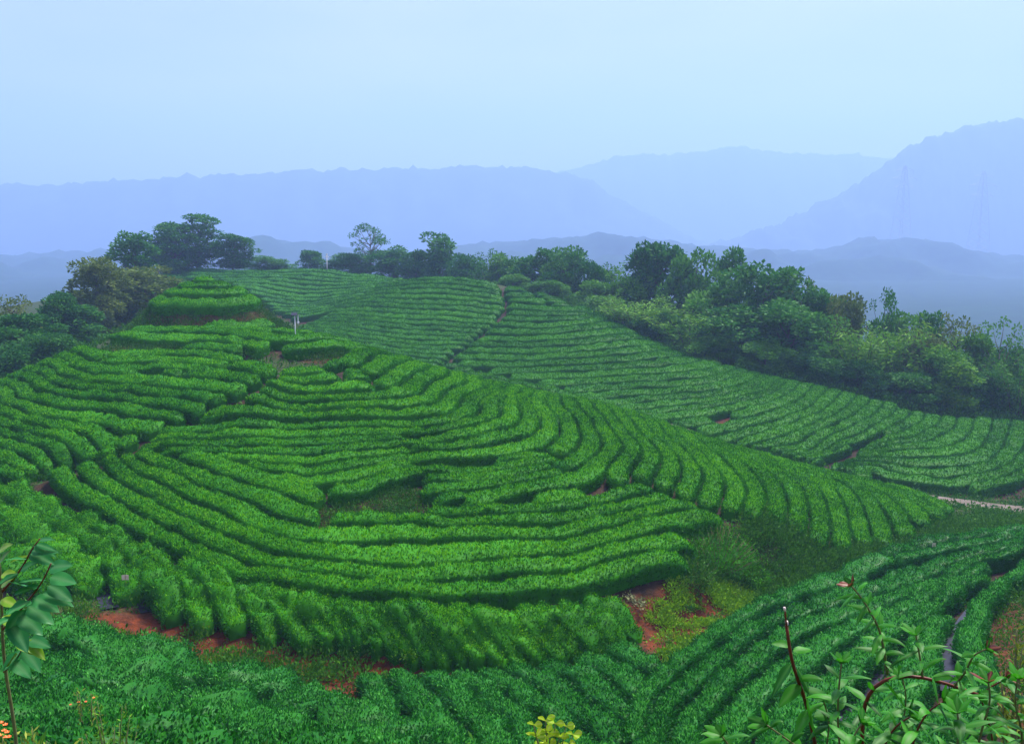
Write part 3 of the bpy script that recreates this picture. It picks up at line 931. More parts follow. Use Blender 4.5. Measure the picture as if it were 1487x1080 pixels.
build_field('C', PHI_C, polyC, [k + 0.5 for k in range(0, 8)] + [8.3 + 0.62 * k for k in range(0, 18)], 'tea', 'young', 'above the red ditch', 'from the left', 'young tea hedges on the apron above the red ditch',
            leafL=0.085, dens=600, kite=True, smin=0.3, smax=9, fill=0.98, wmax=0.62, H=0.72, lump=0.46, split=False, shoot=0.08, taper=1.5, step=0.2)
# --- leafy tea nearest the camera
gD = lines(
    (0, [(-20, 868), (0, 878), (110, 893), (200, 928), (330, 958), (430, 988), (520, 1018), (620, 1075)]),
    (1, [(0, 925), (150, 955), (300, 1000), (420, 1040), (500, 1078)]),
    (2, [(0, 980), (150, 1015), (270, 1052), (340, 1078)]),
    (3, [(0, 1040), (100, 1066), (150, 1079)]),
)
PHI_D = phi_grid(ctrl_cast(gD, 9, 40))
polyD = wpoly([(-60, 868), (0, 880), (110, 895), (200, 930), (330, 960), (430, 990), (520, 1022), (600, 1062), (622, 1078)], ymin=9, ymax=40) + [(-2.6, 14.2), (-5, 11.5), (-13, 10.5), (-22, 14), (-24, 22)]
build_field('D', PHI_D, polyD, [k + 0.5 for k in range(0, 9)], 'tea_dark', 'unclipped', 'on the slope nearest the camera', 'above the ditch', 'unclipped tea hedges nearest the camera',
            leafL=0.085, dens=700, kite=True, smin=0.3, smax=9, fill=0.92, wmax=1.0, lump=0.48, split=False, shoot=0.12, H=0.8, step=0.2)
gE = lines(
    (0, [(510, 968), (535, 1020), (560, 1060)]),
    (1, [(555, 972), (575, 1016), (594, 1047), (612, 1075)]),
    (2, [(600, 963), (644, 1019), (684, 1060)]),
    (3, [(642, 958), (692, 1002), (742, 1050)]),
    (4, [(680, 960), (735, 1015), (792, 1065)]),
    (5, [(720, 955), (780, 1003), (852, 1060)]),
    (6, [(765, 945), (830, 995), (900, 1045)]),
    (7, [(815, 935), (880, 985), (925, 1020)]),
    (8, [(865, 925), (920, 965), (945, 990)]),
    (9, [(910, 918), (955, 950)]),
)
PHI_E = phi_grid(ctrl_cast(gE, 12, 45))
polyE = wpoly([(515, 966), (560, 955), (600, 950), (690, 955), (760, 942), (860, 928), (940, 912), (958, 940), (950, 985), (930, 1020), (905, 1050), (900, 1079)], ymin=12, ymax=45) + [(2.2, 17.0), (0.5, 15.2), (-2.4, 15.8)] + wpoly([(640, 1078), (600, 1058), (560, 1030), (535, 1005)], ymin=12, ymax=45)
build_field('E', PHI_E, polyE, [k + 0.5 for k in range(0, 10)], 'tea_dark', 'dark', 'in the hollow below the ditch', 'from the left', 'dark tea hedges in the hollow',
            leafL=0.09, dens=560, kite=True, smin=0.4, smax=9, fill=0.68, wmax=0.66, lump=0.24, split=False, shoot=0.06, taper=0.8, step=0.22, H=0.8)
gF = lines(
    (0, [(905, 1060), (916, 1035), (950, 972), (990, 940), (1030, 915), (1070, 890), (1130, 858), (1187, 830), (1256, 803), (1298, 792), (1354, 778), (1420, 771), (1487, 767)]),
    (1, [(936, 1055), (949, 1016), (1024, 955), (1074, 916), (1116, 893), (1187, 862), (1279, 834), (1312, 822), (1380, 803), (1465, 787), (1487, 783)]),
    (2, [(970, 1055), (977, 1038), (1030, 997), (1069, 963), (1110, 927), (1130, 913), (1200, 890), (1290, 865), (1342, 846), (1380, 828), (1465, 799), (1487, 795)]),
    (3, [(1030, 1079), (1058, 1027), (1085, 985), (1130, 950), (1200, 918), (1260, 895), (1330, 868), (1400, 834), (1465, 809), (1487, 803)]),
    (4, [(1095, 1070), (1116, 1033), (1150, 1005), (1193, 978), (1223, 947), (1260, 922), (1340, 885), (1400, 848), (1440, 830)]),
    (5, [(1170, 1079), (1200, 1050), (1242, 1010), (1275, 965), (1310, 930), (1360, 893), (1400, 866)]),
    (6, [(1370, 1010), (1388, 960), (1384, 913), (1405, 877), (1435, 849), (1468, 819), (1487, 811)]),
    (7, [(1450, 960), (1440, 913), (1449, 877), (1470, 853), (1487, 841)]),
)
PHI_F = phi_grid(ctrl_cast(gF, 10, 60))
polyF = wpoly([(905, 1060), (916, 1033), (950, 970), (990, 938), (1030, 913), (1070, 888), (1130, 856), (1187, 828), (1256, 801), (1298, 790), (1354, 776), (1420, 769), (1487, 765), (1700, 745), (1800, 760), (1760, 800), (1600, 830), (1487, 838), (1462, 860), (1446, 900), (1450, 950), (1475, 1000), (1500, 1060)], ymin=10, ymax=60) + [(9.5, 13.0), (5, 13.2), (2.6, 16.5)]
build_field('F', PHI_F, polyF, [k + 0.5 for k in range(0, 7)], 'tea_dark', 'leafy', 'behind the red-stemmed shrub', 'from the valley', 'tea hedges sweeping down the slope behind the shrub',
            leafL=0.09, dens=520, kite=True, smin=0.5, smax=2.3, fill=0.54, wmax=0.56, lump=0.14, split=True, shoot=0.04, step=0.22, H=0.85,
            cuts=[(wpoly([(1365, 1020), (1388, 960), (1386, 913), (1407, 877), (1437, 849), (1468, 822)], 10, 60), 0.42)])

# --- the far hill
gH = cols(
    (760, [(418, -7), (476, 0)]), (740, [(430, -5), (438, -4)]), (850, [(452, -3), (470, 0)]), (800, [(434, -5), (475, 0)]), (885, [(462, -1)]),
) + lines(
    (0, [(719, 474), (885, 464), (925, 474)]),
    (1, [(700, 486), (760, 486), (800, 485), (880, 476), (930, 480)]),
    (3, [(675, 503), (740, 504), (800, 503), (880, 496), (945, 494)]),
    (5, [(655, 521), (740, 523), (800, 522), (900, 515), (960, 508), (985, 505)]),
    (8, [(700, 549), (800, 549), (900, 545), (1000, 538), (1050, 530)]),
    (10, [(800, 567), (900, 565), (1000, 559), (1068, 546), (1085, 541)]),
    (12, [(860, 584), (950, 581), (1040, 575), (1100, 560), (1113, 550)]),
    (14, [(920, 602), (1000, 595), (1060, 586), (1115, 572), (1139, 555)]),
    (15, [(960, 608), (1030, 602), (1090, 589), (1135, 575), (1158, 558)]),
    (17, [(1060, 625), (1080, 620), (1130, 608), (1172, 592), (1197, 568)]),
    (19, [(1100, 640), (1150, 625), (1195, 607), (1225, 592), (1238, 579)]),
    (21, [(1160, 652), (1190, 640), (1230, 621), (1262, 605), (1280, 590)]),
    (22, [(1185, 658), (1200, 651), (1236, 631), (1264, 617), (1300, 596)]),
    (23, [(1215, 655), (1262, 641), (1275, 629), (1300, 615), (1320, 601)]),
    (24, [(1250, 645), (1284, 632), (1320, 622), (1342, 601)]),
    (25, [(1255, 651), (1280, 641), (1318, 636), (1342, 624), (1366, 608)]),
    (26, [(1250, 656), (1279, 648), (1320, 643), (1354, 636), (1384, 621), (1390, 608)]),
    (27, [(1245, 660), (1312, 653), (1354, 651), (1390, 642), (1409, 629), (1413, 620)]),
    (28, [(1235, 664), (1280, 662), (1340, 664), (1381, 661), (1415, 651), (1432, 634)]),
    (29, [(1230, 671), (1300, 674), (1368, 678), (1404, 675), (1437, 667), (1457, 648)]),
    (30, [(1240, 679), (1300, 685), (1368, 692), (1409, 689), (1451, 678), (1482, 655)]),
    (31, [(1270, 692), (1350, 703), (1409, 703), (1454, 692), (1487, 678)]),
    (32, [(1440, 708), (1487, 695)]),
)
PHI_H = phi_grid(ctrl_cast(gH, 58, 140))
SEAM2 = [(730, 420), (738, 438), (735, 450), (716, 474), (690, 492), (672, 505), (640, 529)]
polyH = wpoly([(727, 412), (729, 425), (737, 440), (733, 452), (714, 474), (688, 493), (670, 506), (640, 530)], 58, 140) + \
    wpoly([(700, 560, 88), (800, 585, 83), (900, 610, 77), (980, 625, 74.5), (1040, 640, 72), (1090, 648, 70.5), (1150, 664, 69), (1205, 678, 67.6), (1250, 692, 66.3), (1330, 702, 65.5), (1400, 708, 65), (1487, 714, 64.5), (1600, 730, 63), (1760, 752, 61),
           (1760, 650, 80), (1600, 630, 84), (1487, 612, 86), (1400, 603, 87), (1320, 592, 88.5), (1300, 585, 90), (1200, 561, 92), (1140, 551, 94), (1100, 541, 97), (1010, 520, 101), (940, 490, 108), (890, 466, 112.5), (850, 448, 117), (800, 430, 121), (740, 408, 128)])
dirt1 = wpoly([(1035, 606), (1050, 596), (1085, 588), (1075, 597), (1055, 607), (1040, 613)], 58, 140)
seam4 = wpoly([(1225, 662), (1240, 650), (1264, 638), (1285, 622), (1312, 612)], 58, 140)
build_field('H', PHI_H, polyH, [k + 0.5 for k in range(-7, 32)], 'tea_far', 'clipped', 'on the slope before the woods', 'below the crest', 'tea hedges on the far slope before the woods',
            holes=[dirt1], cuts=[(seam4, 0.35)], leafL=0.17, dens=120, smin=0.35, smax=3.0, fill=0.88, wmax=1.3, step=0.5, minlen=2.0, ymin=58, ymax=135)
gHL = lines(
    (0, [(590, 405), (600, 404), (640, 401), (690, 404), (722, 412)]),
    (5, [(545, 432), (590, 433), (640, 434), (700, 438), (732, 442)]),
    (10, [(490, 462), (560, 468), (640, 472), (700, 476)]),
    (15, [(470, 485), (500, 492), (560, 501), (640, 508), (670, 505)]),
    (19, [(500, 512), (560, 524), (640, 533)]),
)
PHI_HL = phi_grid(ctrl_cast(gHL, 80, 145))
polyHL = wpoly([(600, 398, 135), (640, 396, 132), (690, 400, 128), (722, 410, 126)]) + wpoly([(729, 421), (737, 439), (733, 450), (714, 474), (688, 492), (670, 505), (642, 528)], 80, 145) + \
    wpoly([(620, 540, 94), (560, 525, 98), (480, 500, 104), (425, 490, 112), (436, 470, 123), (488, 438, 129), (545, 416, 134)])
build_field('HL', PHI_HL, polyHL, [k + 0.5 for k in range(0, 20)], 'tea_far', 'even', 'on the rounded far hill', 'below its crest', 'tea hedges on the rounded far hill',
            leafL=0.2, dens=70, smin=0.6, smax=3.4, fill=0.9, wmax=1.4, step=0.6, minlen=3.0, ymin=85, ymax=140)
gI = lines((0, [(250, 389), (350, 392), (430, 391), (475, 389), (520, 397), (560, 401)]), (6, [(360, 414), (420, 424), (475, 424), (530, 418), (575, 408)]), (12, [(430, 452), (470, 448), (520, 436), (560, 424)]), (15, [(440, 468), (480, 455), (530, 441)]))
PHI_I = phi_grid(ctrl_cast(gI, 115, 185))
polyI = wpoly([(235, 385, 177), (300, 384, 176), (350, 388, 172), (430, 386, 169), (475, 384, 168), (520, 392, 163), (570, 398, 157), (590, 402, 140), (552, 424, 134), (508, 443, 129), (455, 472, 124), (420, 455, 128), (370, 425, 143), (300, 405, 160), (235, 398, 168)])
build_field('I', PHI_I, polyI, [k + 0.5 for k in range(0, 16)], 'tea_far', 'hazy', 'on the hill under the white post', 'below its skyline', 'tea hedges on the farthest hill',
            leafL=0.26, dens=22, smin=0.8, smax=9, fill=0.88, wmax=1.8, step=0.9, minlen=4, split=False, ymin=115, ymax=180)
gJ = lines((0, [(108, 485), (122, 500)]), (1, [(119, 472), (136, 490)]), (2, [(138, 456), (156, 478)]), (3, [(155, 446), (174, 467)]), (4, [(170, 440), (187, 457)]), (5, [(187, 435), (203, 450)]), (6, [(203, 430), (216, 443)]))
PHI_J = phi_grid(ctrl_cast(gJ, 95, 140))
polyJ = wpoly([(112, 480, 110), (140, 458, 119), (160, 446, 123), (190, 436, 127), (220, 430, 131), (260, 440, 124), (220, 470, 112), (150, 510, 103), (105, 500, 105)])
build_field('J', PHI_J, polyJ, [k + 0.5 for k in range(-1, 8)], 'tea_far', 'pale', 'on the slope behind the knoll', 'up that slope', 'tea hedges on the side slope behind the knoll',
            leafL=0.2, dens=45, smin=0.5, smax=9, fill=0.88, wmax=1.8, step=0.6, minlen=2, split=False)
print('HEDGES', len(ALL_HEDGES), TOTAL)

# ------------------------------------------------------------------ the ground
def field_mask(polys, soft=1.0):
    m = np.zeros(GXX.shape)
    for p in polys:
        m = np.maximum(m, in_poly(GXX, GYY, p).astype(float))
    return m
bare_m = field_mask([BARE])
red = np.clip(np.exp(-(dd / 1.6) ** 2) * 1.3 + bare_m * 0.9, 0, 1)
clear_m = field_mask([clearing])
bank_m = np.zeros(GXX.shape)
kr = np.hypot((GXX - KC[0]) / 1.05, GYY - KC[1])
bank_m = np.maximum(bank_m, ((kr > 4.25) & (kr < 5.8)).astype(float))
bank_m = np.maximum(bank_m, 0.5 * (((kr > 2.2) & (kr < 2.6)) | ((kr > 3.5) & (kr < 3.8))))
bank_m = np.maximum(bank_m, field_mask([bank_l, bank_r]))
pd = dist_line(GXX, GYY, PATH_C)
path_side = np.exp(-(pd / 1.8) ** 2)
fr = dist_line(GXX, GYY, wpoly([(1470, 850), (1460, 900), (1470, 960), (1480, 1010)], 10, 60))
red = np.maximum(red, 0.7 * np.exp(-(fr / 0.6) ** 2))
red = np.maximum(red, 0.45 * field_mask([dirt1]))
earth = np.clip(np.maximum(bank_m, 0.6 * path_side + 0.15 * clear_m), 0, 1)
hedged = field_mask([polyA, polyA2, polyL, polyU, polyC, polyD, polyE, polyF, polyH, polyHL, polyI, polyJ])
wild = np.clip(1 - np.maximum(np.maximum(hedged, red), earth), 0, 1)

m, t, N, Lk = nmat('hill_soil')
out = N('ShaderNodeOutputMaterial')
p = N('ShaderNodeBsdfPrincipled')
p.inputs['Roughness'].default_value = 0.95
p.inputs['Specular IOR Level'].default_value = 0.2
tc = N('ShaderNodeTexCoord')
def ntex(scale, detail=6):
    n = N('ShaderNodeTexNoise')
    n.inputs['Scale'].default_value = scale
    n.inputs['Detail'].default_value = detail
    Lk(tc.outputs['Object'], n.inputs['Vector'])
    return n
def nramp(fac, c0, c1, p0=0.35, p1=0.65):
    r = N('ShaderNodeValToRGB')
    r.color_ramp.elements[0].position = p0
    r.color_ramp.elements[1].position = p1
    r.color_ramp.elements[0].color = (*c0, 1)
    r.color_ramp.elements[1].color = (*c1, 1)
    Lk(fac, r.inputs['Fac'])
    return r.outputs['Color']
def nmix(fac, a, b):
    n = N('ShaderNodeMix')
    n.data_type = 'RGBA'
    if isinstance(fac, float): n.inputs['Factor'].default_value = fac
    else: Lk(fac, n.inputs['Factor'])
    Lk(a, n.inputs[6]); Lk(b, n.inputs[7])
    return n.outputs[2]
def nattr(name):
    n = N('ShaderNodeAttribute')
    n.attribute_name = name
    return n.outputs['Fac']
n1, n2, n3 = ntex(0.6), ntex(3.0), ntex(11.0)
soil = nramp(n2.outputs['Fac'], (0.016, 0.010, 0.006), (0.045, 0.024, 0.013))
redc = nramp(n2.outputs['Fac'], (0.040, 0.012, 0.004), (0.150, 0.030, 0.007))
earthc = nramp(n3.outputs['Fac'], (0.040, 0.024, 0.010), (0.130, 0.075, 0.030))
wildc = nramp(n2.outputs['Fac'], (0.016, 0.030, 0.008), (0.040, 0.070, 0.014))
col = nmix(nattr('wild'), soil, wildc)
col = nmix(nattr('red'), col, redc)
col = nmix(nattr('earth'), col, earthc)
Lk(col, p.inputs['Base Color'])
bp = N('ShaderNodeBump')
bp.inputs['Strength'].default_value = 0.7
bp.inputs['Distance'].default_value = 0.08
Lk(n3.outputs['Fac'], bp.inputs['Height'])
Lk(bp.outputs['Normal'], p.inputs['Normal'])
Lk(p.outputs['BSDF'], out.inputs['Surface'])
M['soil'] = m
V = np.stack([GXX.ravel(), GYY.ravel(), GND.ravel()], 1)
ny_, nx_ = GXX.shape
i = np.arange(ny_ - 1)[:, None]
j = np.arange(nx_ - 1)[None]
F4 = np.stack([i * nx_ + j, i * nx_ + j + 1, (i + 1) * nx_ + j + 1, (i + 1) * nx_ + j], -1).reshape(-1, 4)
tag(link('ground', np_mesh('ground', V, None, F4, True, (M['soil'],), {'red': red.ravel(), 'earth': earth.ravel(), 'wild': wild.ravel()})), kind='structure')

# ------------------------------------------------------------------ valley and mountains in the haze
def forest_mat(name, a, b, scale):
    return plain_mat(name, a, b, scale, 0.95, 0.6, 0.1)
M['forest'] = forest_mat('forested_slope', (0.004, 0.022, 0.014), (0.012, 0.045, 0.022), 0.08)
M['rock'] = forest_mat('forested_ridge', (0.012, 0.030, 0.016), (0.030, 0.055, 0.026), 0.03)

M['weed_yellow'] = leaf_mat('yellow_weed_leaves', (0.050, 0.170, 0.006), (0.130, 0.310, 0.008), (0.280, 0.480, 0.016))
vx = np.linspace(-5600, 5600, 90)
vy = np.linspace(-120, 4300, 60)
VX, VY = np.meshgrid(vx, vy)
VZ = -57.0 + 3.0 * value_noise(VX / 90, VY / 90, 21)
i = np.arange(59)[:, None]; j = np.arange(89)[None]
F4 = np.stack([i * 90 + j, i * 90 + j + 1, (i + 1) * 90 + j + 1, (i + 1) * 90 + j], -1).reshape(-1, 4)
tag(link('valley', np_mesh('valley', np.stack([VX.ravel(), VY.ravel(), VZ.ravel()], 1), None, F4, True, (M['forest'],))), kind='structure')

def ridge(name, Y, prof, half, mat, seed, rough=3.6, nu=260, nt=34, step_noise=16.0):
    us = np.linspace(prof[0][0], prof[-1][0], nu)
    vs = np.interp(us, [p[0] for p in prof], [p[1] for p in prof])
    k = np.ones(7) / 7
    vs = np.convolve(np.pad(vs, 3, mode='edge'), k, 'valid')
    t = np.linspace(-1, 1, nt)
    X = np.zeros((nt, nu)); Yv = np.zeros((nt, nu)); Z = np.zeros((nt, nu))
    for q, tt in enumerate(t):
        yy = Y + tt * half
        top = np.array([PY(u, v, Y) for u, v in zip(us, vs)])
        X[q] = top[:, 0] * (1 + 0.25 * tt * half / Y)
        Yv[q] = yy + 0.18 * half * value_noise(top[:, 0] / 60.0, np.full(nu, 3.3), seed) * (1 - abs(tt))
        tt_ = tt
        shape = (1 - abs(tt)) ** 0.85 if tt < 0 else 1 - tt ** 1.2
        base = -60.0
        z = base + (top[:, 2] - base) * shape
        spur = value_noise(X[q] / 70.0, np.full(nu, yy) / 90.0, seed + 1) * 30 * abs(tt) * (1 - abs(tt)) * 4
        tree = rough * (value_noise(X[q] / 7.0, np.full(nu, yy) / 7.0, seed + 2) * 1.6 + value_noise(X[q] / step_noise, np.full(nu, yy) / step_noise, seed + 3) * 2.2)
        Z[q] = np.maximum(z + spur + tree * min(1.0, shape * 3), base)
    V = np.stack([X.ravel(), Yv.ravel(), Z.ravel()], 1)
    i = np.arange(nt - 1)[:, None]; j = np.arange(nu - 1)[None]
    F4 = np.stack([i * nu + j, i * nu + j + 1, (i + 1) * nu + j + 1, (i + 1) * nu + j], -1).reshape(-1, 4)
    return tag(link(name, np_mesh(name, V, None, F4, True, (mat,))), kind='structure')

ridge('mountain', 2800, [(-500, 275), (-200, 268), (0, 265), (120, 266), (200, 258), (260, 254), (350, 250), (450, 247), (560, 243), (660, 240), (760, 240), (810, 246), (860, 262), (920, 300), (1000, 345), (1100, 380)], 210, M['rock'], 41)
ridge('mountain', 3700, [(560, 300), (700, 275), (800, 250), (860, 236), (900, 223), (960, 221), (1010, 221), (1040, 213), (1080, 211), (1110, 216), (1180, 221), (1300, 226), (1500, 232), (1800, 240)], 260, M['rock'], 51)
ridge('mountain', 2400, [(1000, 372), (1120, 330), (1220, 280), (1280, 240), (1310, 212), (1340, 200), (1375, 192), (1405, 178), (1440, 173), (1487, 171), (1560, 165), (1700, 168), (2000, 190)], 200, M['rock'], 61)
ridge('hill', 1400, [(-500, 400), (-100, 392), (60, 385), (200, 375), (300, 362), (370, 349), (440, 350), (520, 372), (600, 380), (690, 362), (760, 350), (850, 344), (930, 349), (1010, 362), (1100, 372), (1200, 366), (1300, 345), (1420, 366), (1500, 372), (1800, 380), (2200, 390)], 330, M['forest'], 71, 1.6)

# ------------------------------------------------------------------ path
def strip(name, pts, width, mat, lift=0.07, thick=0.25, parent=None):
    pts = np.asarray(pts)
    c, L = resample(pts, 0.6)
    c = smooth(c, 6)
    T = np.gradient(c, axis=0); T /= np.linalg.norm(T, axis=1, keepdims=True)
    Nn = np.stack([-T[:, 1], T[:, 0]], 1)
    a = np.array([-1.0, -1.0, -0.5, 0.0, 0.5, 1.0, 1.0])
    h = np.array([-thick, lift, lift, lift + 0.01, lift, lift, -thick])
    X = c[:, None, 0] + Nn[:, None, 0] * a * width / 2
    Yv = c[:, None, 1] + Nn[:, None, 1] * a * width / 2
    zc = np.maximum.reduce([gnd_z(c[:, 0] + Nn[:, 0] * k * width / 2, c[:, 1] + Nn[:, 1] * k * width / 2) for k in (-1, -.5, 0, .5, 1)])
    zc = np.convolve(np.pad(zc, 3, mode='edge'), np.ones(7) / 7, 'valid')
    Z = zc[:, None] + h
    n, m_ = X.shape
    i = np.arange(n - 1)[:, None]; j = np.arange(m_ - 1)[None]
    F4 = np.stack([i * m_ + j, i * m_ + j + 1, (i + 1) * m_ + j + 1, (i + 1) * m_ + j], -1).reshape(-1, 4)
    return link(name, np_mesh(name, np.stack([X, Yv, Z], -1).reshape(-1, 3), None, F4, False, (mat,)), parent)
M['concrete'] = plain_mat('pale_concrete', (0.16, 0.135, 0.11), (0.09, 0.07, 0.05), 1.5, 0.9, 0.2)
tag(strip('path', PATH_C, 2.1, M['concrete']), kind='structure')
M['plastic'] = plain_mat('black_plastic_film', (0.012, 0.012, 0.020), (0.030, 0.032, 0.055), 3.0, 0.5, 0.8, 0.15)
def film(pix, width, label, ymin, ymax, grp='black plastic mulch sheets'):
    o = strip('plastic_sheet', wpoly(pix, ymin, ymax), width, M['plastic'], 0.05, 0.05)
    tag(o, label, 'plastic sheet', grp)

# ------------------------------------------------------------------ trees
def fib(n, rg):
    k = np.arange(n) + 0.5
    ph = np.arccos(1 - 2 * k / n); th = math.pi * (1 + 5 ** 0.5) * k + rg.uniform(0, 6)
    return np.stack([np.cos(th) * np.sin(ph), np.sin(th) * np.sin(ph), np.cos(ph)], 1)

def tree_proto(kind, seed):
    """a 10 m tree: (trunk mesh, crown mesh)"""
    rg = np.random.default_rng(seed)
    cl = []                                  # clumps: centre, radius
    mb = MB()
    H = 10.0
    if kind == 'round':
        env = lambda z: 2.9 * math.sqrt(max(0.0, 1 - ((z - 5.0) / 5.0) ** 2))
        nC, rc, zlo = 88, (0.5, 1.05), 0.7
    elif kind == 'tall':
        env = lambda z: 2.1 * math.sqrt(max(0.0, 1 - ((z - 5.2) / 5.0) ** 2)) * (1.15 - 0.03 * z)
        nC, rc, zlo = 66, (0.45, 0.9), 0.8
    elif kind == 'spread':
        env = lambda z: 3.4 * math.sqrt(max(0.0, 1 - ((z - 5.4) / 4.8) ** 2))
        nC, rc, zlo = 80, (0.5, 1.05), 1.2
    elif kind == 'airy':
        env = lambda z: 3.2 * math.sqrt(max(0.0, 1 - ((z - 6.6) / 3.5) ** 2))
        nC, rc, zlo = 40, (0.45, 0.85), 3.2
    elif kind == 'shrub':
        env = lambda z: 4.2 * math.sqrt(max(0.0, 1 - ((z - 3.6) / 6.2) ** 2))
        nC, rc, zlo = 70, (0.8, 1.5), 0.5
    trunk_r = 0.17 if kind != 'shrub' else 0.14
    lean = rg.normal(0, 0.25, 2)
    top = np.array([lean[0], lean[1], H * 0.72])
    mb.tube([(0, 0, -0.6), (0.02, 0, 0.6), (lean[0] * .3, lean[1] * .3, 2.6), (lean[0] * .7, lean[1] * .7, 5.0), top], [trunk_r * 1.35, trunk_r, trunk_r * .85, trunk_r * .55, trunk_r * .2], 8)
    tries = 0
    while len(cl) < nC and tries < 5000:
        tries += 1
        z = rg.uniform(zlo, H - 0.45)
        r = env(z)
        if r <= 0.15: continue
        a = rg.uniform(0, 2 * math.pi)
        rad = r * math.sqrt(rg.uniform(0.12, 1.0)) * 0.88
        rad *= 1 + 0.22 * math.sin(2 * a + seed) + 0.15 * math.sin(3 * a + z)
        c = np.array([rad * math.cos(a) + lean[0] * z / 10, rad * math.sin(a) + lean[1] * z / 10, z])
        if all(np.linalg.norm(c - q[0]) > 0.55 * min(q[1], 1.0) for q in cl):
            cl.append((c, rg.uniform(*rc)))
    for c, r in cl:
        if rg.uniform() < (0.95 if kind == 'airy' else 0.4):
            zb = max(1.2, c[2] - rg.uniform(1.2, 2.6))
            b = np.array([lean[0] * zb / 10, lean[1] * zb / 10, zb])
            mid = (b + c) / 2 + np.array([0, 0, -0.25])
            mb.tube([b, mid, c], [trunk_r * .38, trunk_r * .24, trunk_r * .08], 5)
    P, Nv, Ls = [], [], []
    for c, r in cl:
        n = int((190 if kind != 'airy' else 95) * r * r) + 25
        d = fib(n, rg) + rg.normal(0, 0.25, (n, 3))
        d /= np.linalg.norm(d, axis=1, keepdims=True)
        d = d[d[:, 2] > -0.75]
        rr_ = r * rg.uniform(0.55, 1.08, (len(d), 1))
        P.append(c + d * rr_ * np.array([1, 1, 0.85]))
        Nv.append(d)
        Ls.append(np.full(len(d), 0.33 if kind != 'airy' else 0.27))
    P = np.vstack(P); Nv = np.vstack(Nv); Ls = np.concatenate(Ls)
    V, F = leaf_tris(P, Nv, Ls, Ls * 0.62, 0.15, rg)
    return mb, (V, F)

def bamboo_proto(seed):
    rg = np.random.default_rng(seed)
    mb = MB(); P, D = [], []
    for k in range(34):
        a = rg.uniform(0, 6.283); r0 = 1.1 * math.sqrt(rg.uniform()); lean = rg.uniform(0.8, 3.0); h = rg.uniform(6.5, 9.6)
        t = np.linspace(0, 1, 9)
        pts = np.stack([math.cos(a) * (r0 + lean * t ** 2.4), math.sin(a) * (r0 + lean * t ** 2.4), h * (t - 0.10 * t ** 5) - 0.3], 1)
        mb.tube(pts, np.linspace(0.055, 0.012, 9), 5)
        for q in np.linspace(0.28, 1.0, 18):
            c = np.array([np.interp(q, t, pts[:, i]) for i in range(3)])
            n = int(rg.integers(7, 13))
            P.append(c + rg.normal(0, 0.30, (n, 3)))
            dd_ = rg.normal(0, 1, (n, 3)); dd_[:, 2] -= 0.4
            D.append(dd_ / np.linalg.norm(dd_, axis=1, keepdims=True))
    P = np.vstack(P); D = np.vstack(D)
    V, F = leaf_tris(P, D, 0.42, 0.11, -0.3, rg)
    return mb, (V, F)

def conifer_proto(seed):
    rg = np.random.default_rng(seed)
    mb = MB(); P, D = [], []
    mb.tube([(0, 0, -0.5), (0, 0, 5), (0.05, 0, 9.9)], [0.17, 0.11, 0.02], 7)
    z = 1.8
    while z < 9.8:
        r = 2.5 * (1 - (z / 10.2)) ** 0.8 + 0.15
        nb = int(rg.integers(5, 9))
        for k in range(nb):
            a = k * 6.283 / nb + rg.uniform(-.4, .4) + z
            ln = r * rg.uniform(0.45, 1.15)
            t = np.linspace(0, 1, 5)
            pts = np.stack([np.cos(a) * ln * t, np.sin(a) * ln * t, z + 0.25 * ln * t - 0.35 * ln * t ** 2], 1)
            mb.tube(pts, np.linspace(0.04, 0.008, 5), 4)
            n = int(110 * ln) + 14
            q = rg.uniform(0.12, 1, n)
            c = np.stack([np.interp(q, t, pts[:, i]) for i in range(3)], 1)
            P.append(c + rg.normal(0, 0.2, (n, 3)))
            d = rg.normal(0, 0.7, (n, 3)) + np.array([math.cos(a), math.sin(a), 0.1])
            D.append(d / np.linalg.norm(d, axis=1, keepdims=True))
        z += 0.42
    V, F = leaf_tris(np.vstack(P), np.vstack(D), 0.34, 0.12, 0.0, rg)
    return mb, (V, F)

PROTO = {}
def proto(kind, variant, mat, bark):
    key = (kind, variant, mat, bark)
    if key in PROTO: return PROTO[key]
    base = (kind, variant)
    if base not in PROTO:
        PROTO[base] = bamboo_proto(variant + 300) if kind == 'bamboo' else conifer_proto(variant + 500) if kind == 'conifer' else tree_proto(kind, variant * 7 + len(kind))
    mb, (V, F) = PROTO[base]
    tm = np_mesh('trunk', np.vstack(mb.V), np.vstack(mb.F3) if mb.F3 else None, np.vstack(mb.F4), True, (M[bark],))
    cm = np_mesh('crown', V, None, F, False, (M[mat],))
    PROTO[key] = (tm, cm, V)
    return PROTO[key]

def tree(kind, variant, mat, u, vtop, Y, wpx, name, label, cat='tree', group='trees on the skyline', bark='bark', rz=None):
    tm, cm, V = proto(kind, variant, mat, bark)
    a, b = rr(u, vtop)
    x = a * Y
    zt = b * Y
    zg = float(gnd_z(x, Y))
    h = max(zt - zg, 1.0)
    r = empty(name, (x, Y, zg), rz if rz is not None else (u * 7.13) % 6.28)
    wid = np.percentile(np.abs(V[:, :2]), 97) * 2
    sx = wpx / FPX * Y / wid
    r.scale = (sx, sx, h / V[:, 2].max())
    link('trunk', tm, r)
    link('crown', cm, r)
    tag(r, label, cat, group)
    return r

WG = 'trees of the dark wood on the right'
SKY = 'trees along the hazy skyline'
LG = 'trees of the wood on the left'
